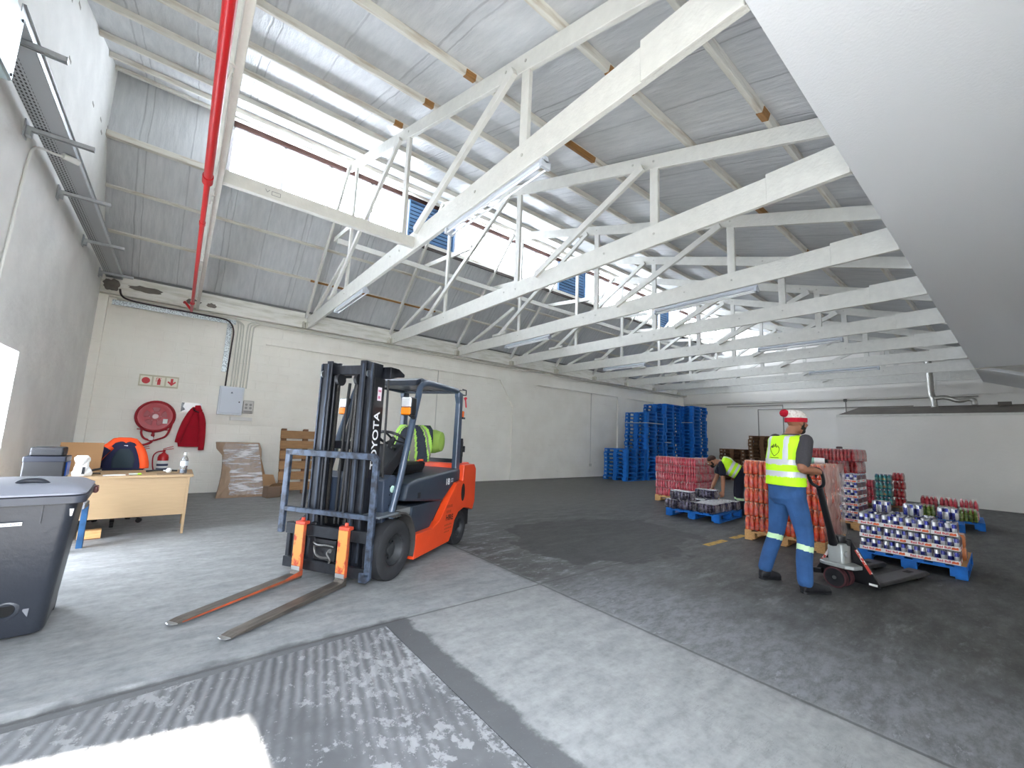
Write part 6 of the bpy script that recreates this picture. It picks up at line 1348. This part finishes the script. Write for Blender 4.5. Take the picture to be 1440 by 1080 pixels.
# beanie with pompom, beard, eyes
M = frame(hl, hf_, hu, hc)
m = MB(); rs = []
for z, w, d, y in ((.012, .086, .104, -.012), (.05, .089, .107, -.014), (.085, .084, .102, -.018), (.112, .066, .084, -.024), (.128, .04, .055, -.03), (.134, .01, .015, -.034)):
    rs.append([(w * cos(2 * pi * j / 28), y + d * sin(2 * pi * j / 28), z - (.22 * (y + d * sin(2 * pi * j / 28)) if z < .02 else .0) * -.15) for j in range(28)])
m.rings(rs, mx=M)
hat = m.build('beanie', mat('white_knit', (226, 220, 212), .95, rgb2=(200, 180, 172), vscale=40, thr=(.5, .66), bump=.5, bscale=90), person)
m = MB(); m.rings([[(w * cos(2 * pi * j / 28), -.012 + d * sin(2 * pi * j / 28), z + .22 * (d * sin(2 * pi * j / 28)) * .35) for j in range(28)] for z, w, d in ((.0, .085, .104), (.004, .091, .109), (.044, .092, .110), (.048, .086, .105))], caps=False, mx=M); m.build('cuff', mat('red_knit', (186, 16, 44), .95, bump=.5, bscale=90), hat)
m = MB(); m.ball((.02, -.135, .085), .042, 18, 0, M); m.build('pompom', mat('red_wool', (178, 8, 38), 1., bump=1., bscale=70), hat)
m = MB()
for sx in (-1, 1): m.ball((sx * .032, .083, .012), .011, 10, 0, M)
m.build('eyes', mat('eye_white', (206, 200, 194), .3), person)

# --- the man bending over the dark can packs
fd2, lf2 = V((-.39, .92, 0)).normalized(), V((-.92, -.39, 0)).normalized()
pel = V((9.165, 3.80, .84)); che = V((9.07, 4.01, 1.0)); nek = V((9.0, 4.16, 1.05)); hc = V((8.955, 4.275, 1.05)); sp = (nek - pel).normalized()
shL, shR = V((8.89, 4.045, 1.01)), V((9.21, 4.19, 1.03)); elL, elR = V((8.875, 4.02, .72)), V((9.13, 4.27, .72)); wrL, wrR = V((8.862, 4.02, .475)), V((8.99, 4.30, .50))
hipL, hipR = V((9.09, 3.77, .80)), V((9.24, 3.84, .80)); knL, knR = V((9.10, 3.80, .42)), V((9.245, 3.90, .42)); anL, anR = V((9.09, 3.745, .10)), V((9.24, 3.84, .10))
m = MB(); ax0 = V((0, 0, 1)); a1 = (sp + ax0).normalized()
trunk(m, [(pel - UP * .06, .145, .10, UP), (pel + UP * .02, .155, .11, a1), (pel + sp * .16, .15, .105, sp), (che, .175, .115, sp), (che + sp * .1, .165, .095, sp), (nek, .06, .06, sp)], lf2)
hdir = V((-.30, .70, -.62)).normalized(); hu2 = V((-.32, .66, .66))
limb(m, [nek - sp * .05, (nek + hc) / 2, hc - hu2.normalized() * .03], [.06, .056, .056]); hl2, hf2, hu2 = head(m, hc, hdir, hu2)
for s_, a, b in ((shR, elR, wrR), (shL, elL, wrL)): limb(m, [s_, (s_ + a) / 2, a, (a + b) / 2, b], [.056, .05, .042, .041, .029])
limb(m, [hipR, knR, anR], [.085, .058, .04]); limb(m, [hipL, knL, anL], [.085, .058, .04])
hand(m, wrL, (-.1, .15, -1), (-.9, -.3, 0), (-.2, .9, -.1), .6); hand(m, wrR, (-.35, .1, -.9), (.8, .3, 0), (-.3, .9, 0), .6)
p2 = fuse(m, 'person', [SKIN2, BEARD], None, .007, 3); paint(p2, beard_zone(hc, hl2, hf2, hu2)); tag(p2, 'man in a lime vest and dark navy clothes bending over the dark can packs', 'person')
m = MB(); trunk(m, [(pel + sp * .02, .16, .115, a1), (pel + sp * .18, .165, .118, sp), (che, .186, .125, sp), (che + sp * .1, .165, .10, sp), (nek - sp * .01, .075, .07, sp)], lf2)
for s_, a in ((shR, elR), (shL, elL)): limb(m, [s_, s_ * .6 + a * .4, s_ * .35 + a * .65], [.07, .07, .068])
fuse(m, 't_shirt', [NAVYW], p2, .008, 3)
m = MB(); trunk(m, [(pel + sp * .045, .20, .155, sp), (pel + sp * .2, .205, .16, sp), (che, .21, .16, sp), (che + sp * .10, .208, .142, sp), (che + sp * .14, .165, .12, sp), (nek - sp * .03, .11, .085, sp)], lf2)
v2 = fuse(m, 'safety_vest', [LIME, REFL], p2, .008, 3)
def vp2(c, n):
    t = (c - pel).dot(sp); u = (c - pel).dot(lf2)
    if .17 < t < .225 or .075 < t < .115: return 1
    if t > .22 and .07 < abs(u) < .12: return 1
    return 0
paint(v2, vp2)
m = MB(); trunk(m, [(pel - UP * .14, .12, .10, UP), (pel - UP * .05, .17, .13, UP), (pel + UP * .03, .175, .13, a1), (pel + sp * .11, .168, .125, sp)], lf2)
limb(m, [hipR, (hipR + knR) / 2, knR, (knR + anR) / 2, anR], [.105, .09, .075, .07, .066]); limb(m, [hipL, (hipL + knL) / 2, knL, (knL + anL) / 2, anL], [.105, .09, .075, .07, .066])
t2 = fuse(m, 'trousers', [NAVYW, KBAND], p2, .009, 3); paint(t2, lambda c, n: 1 if .30 < c.z < .345 else 0)
for a in (anL, anR):
    h_ = (a.x + .035, a.y - .07); t_ = (a.x - .07, a.y + .17); m = MB(); boot(m, h_, t_); limb(m, [(a.x, a.y, .06), (a.x, a.y, .14)], [.05, .05]); b = fuse(m, 'boot', [LEA], p2, .008, 2)
    m = MB(); sole(m, h_, t_); m.build('sole', BLACK, b)
M = frame(hl2, hf2, hu2, hc); m = MB()
m.ball((0, 0, 0), (.08, .098, .08), 18, 0, M @ Mx.Translation((0, -.018, .042))); fuse(m, 'hair', [mat('short_brown_hair', (62, 44, 36), .95, bump=.4, bscale=120)], p2, .007, 2)
m = MB()
for sx in (-1, 1): m.ball((sx * .032, .083, .012), .011, 8, 0, M)
m.build('eyes', mat('eye_white'), p2)
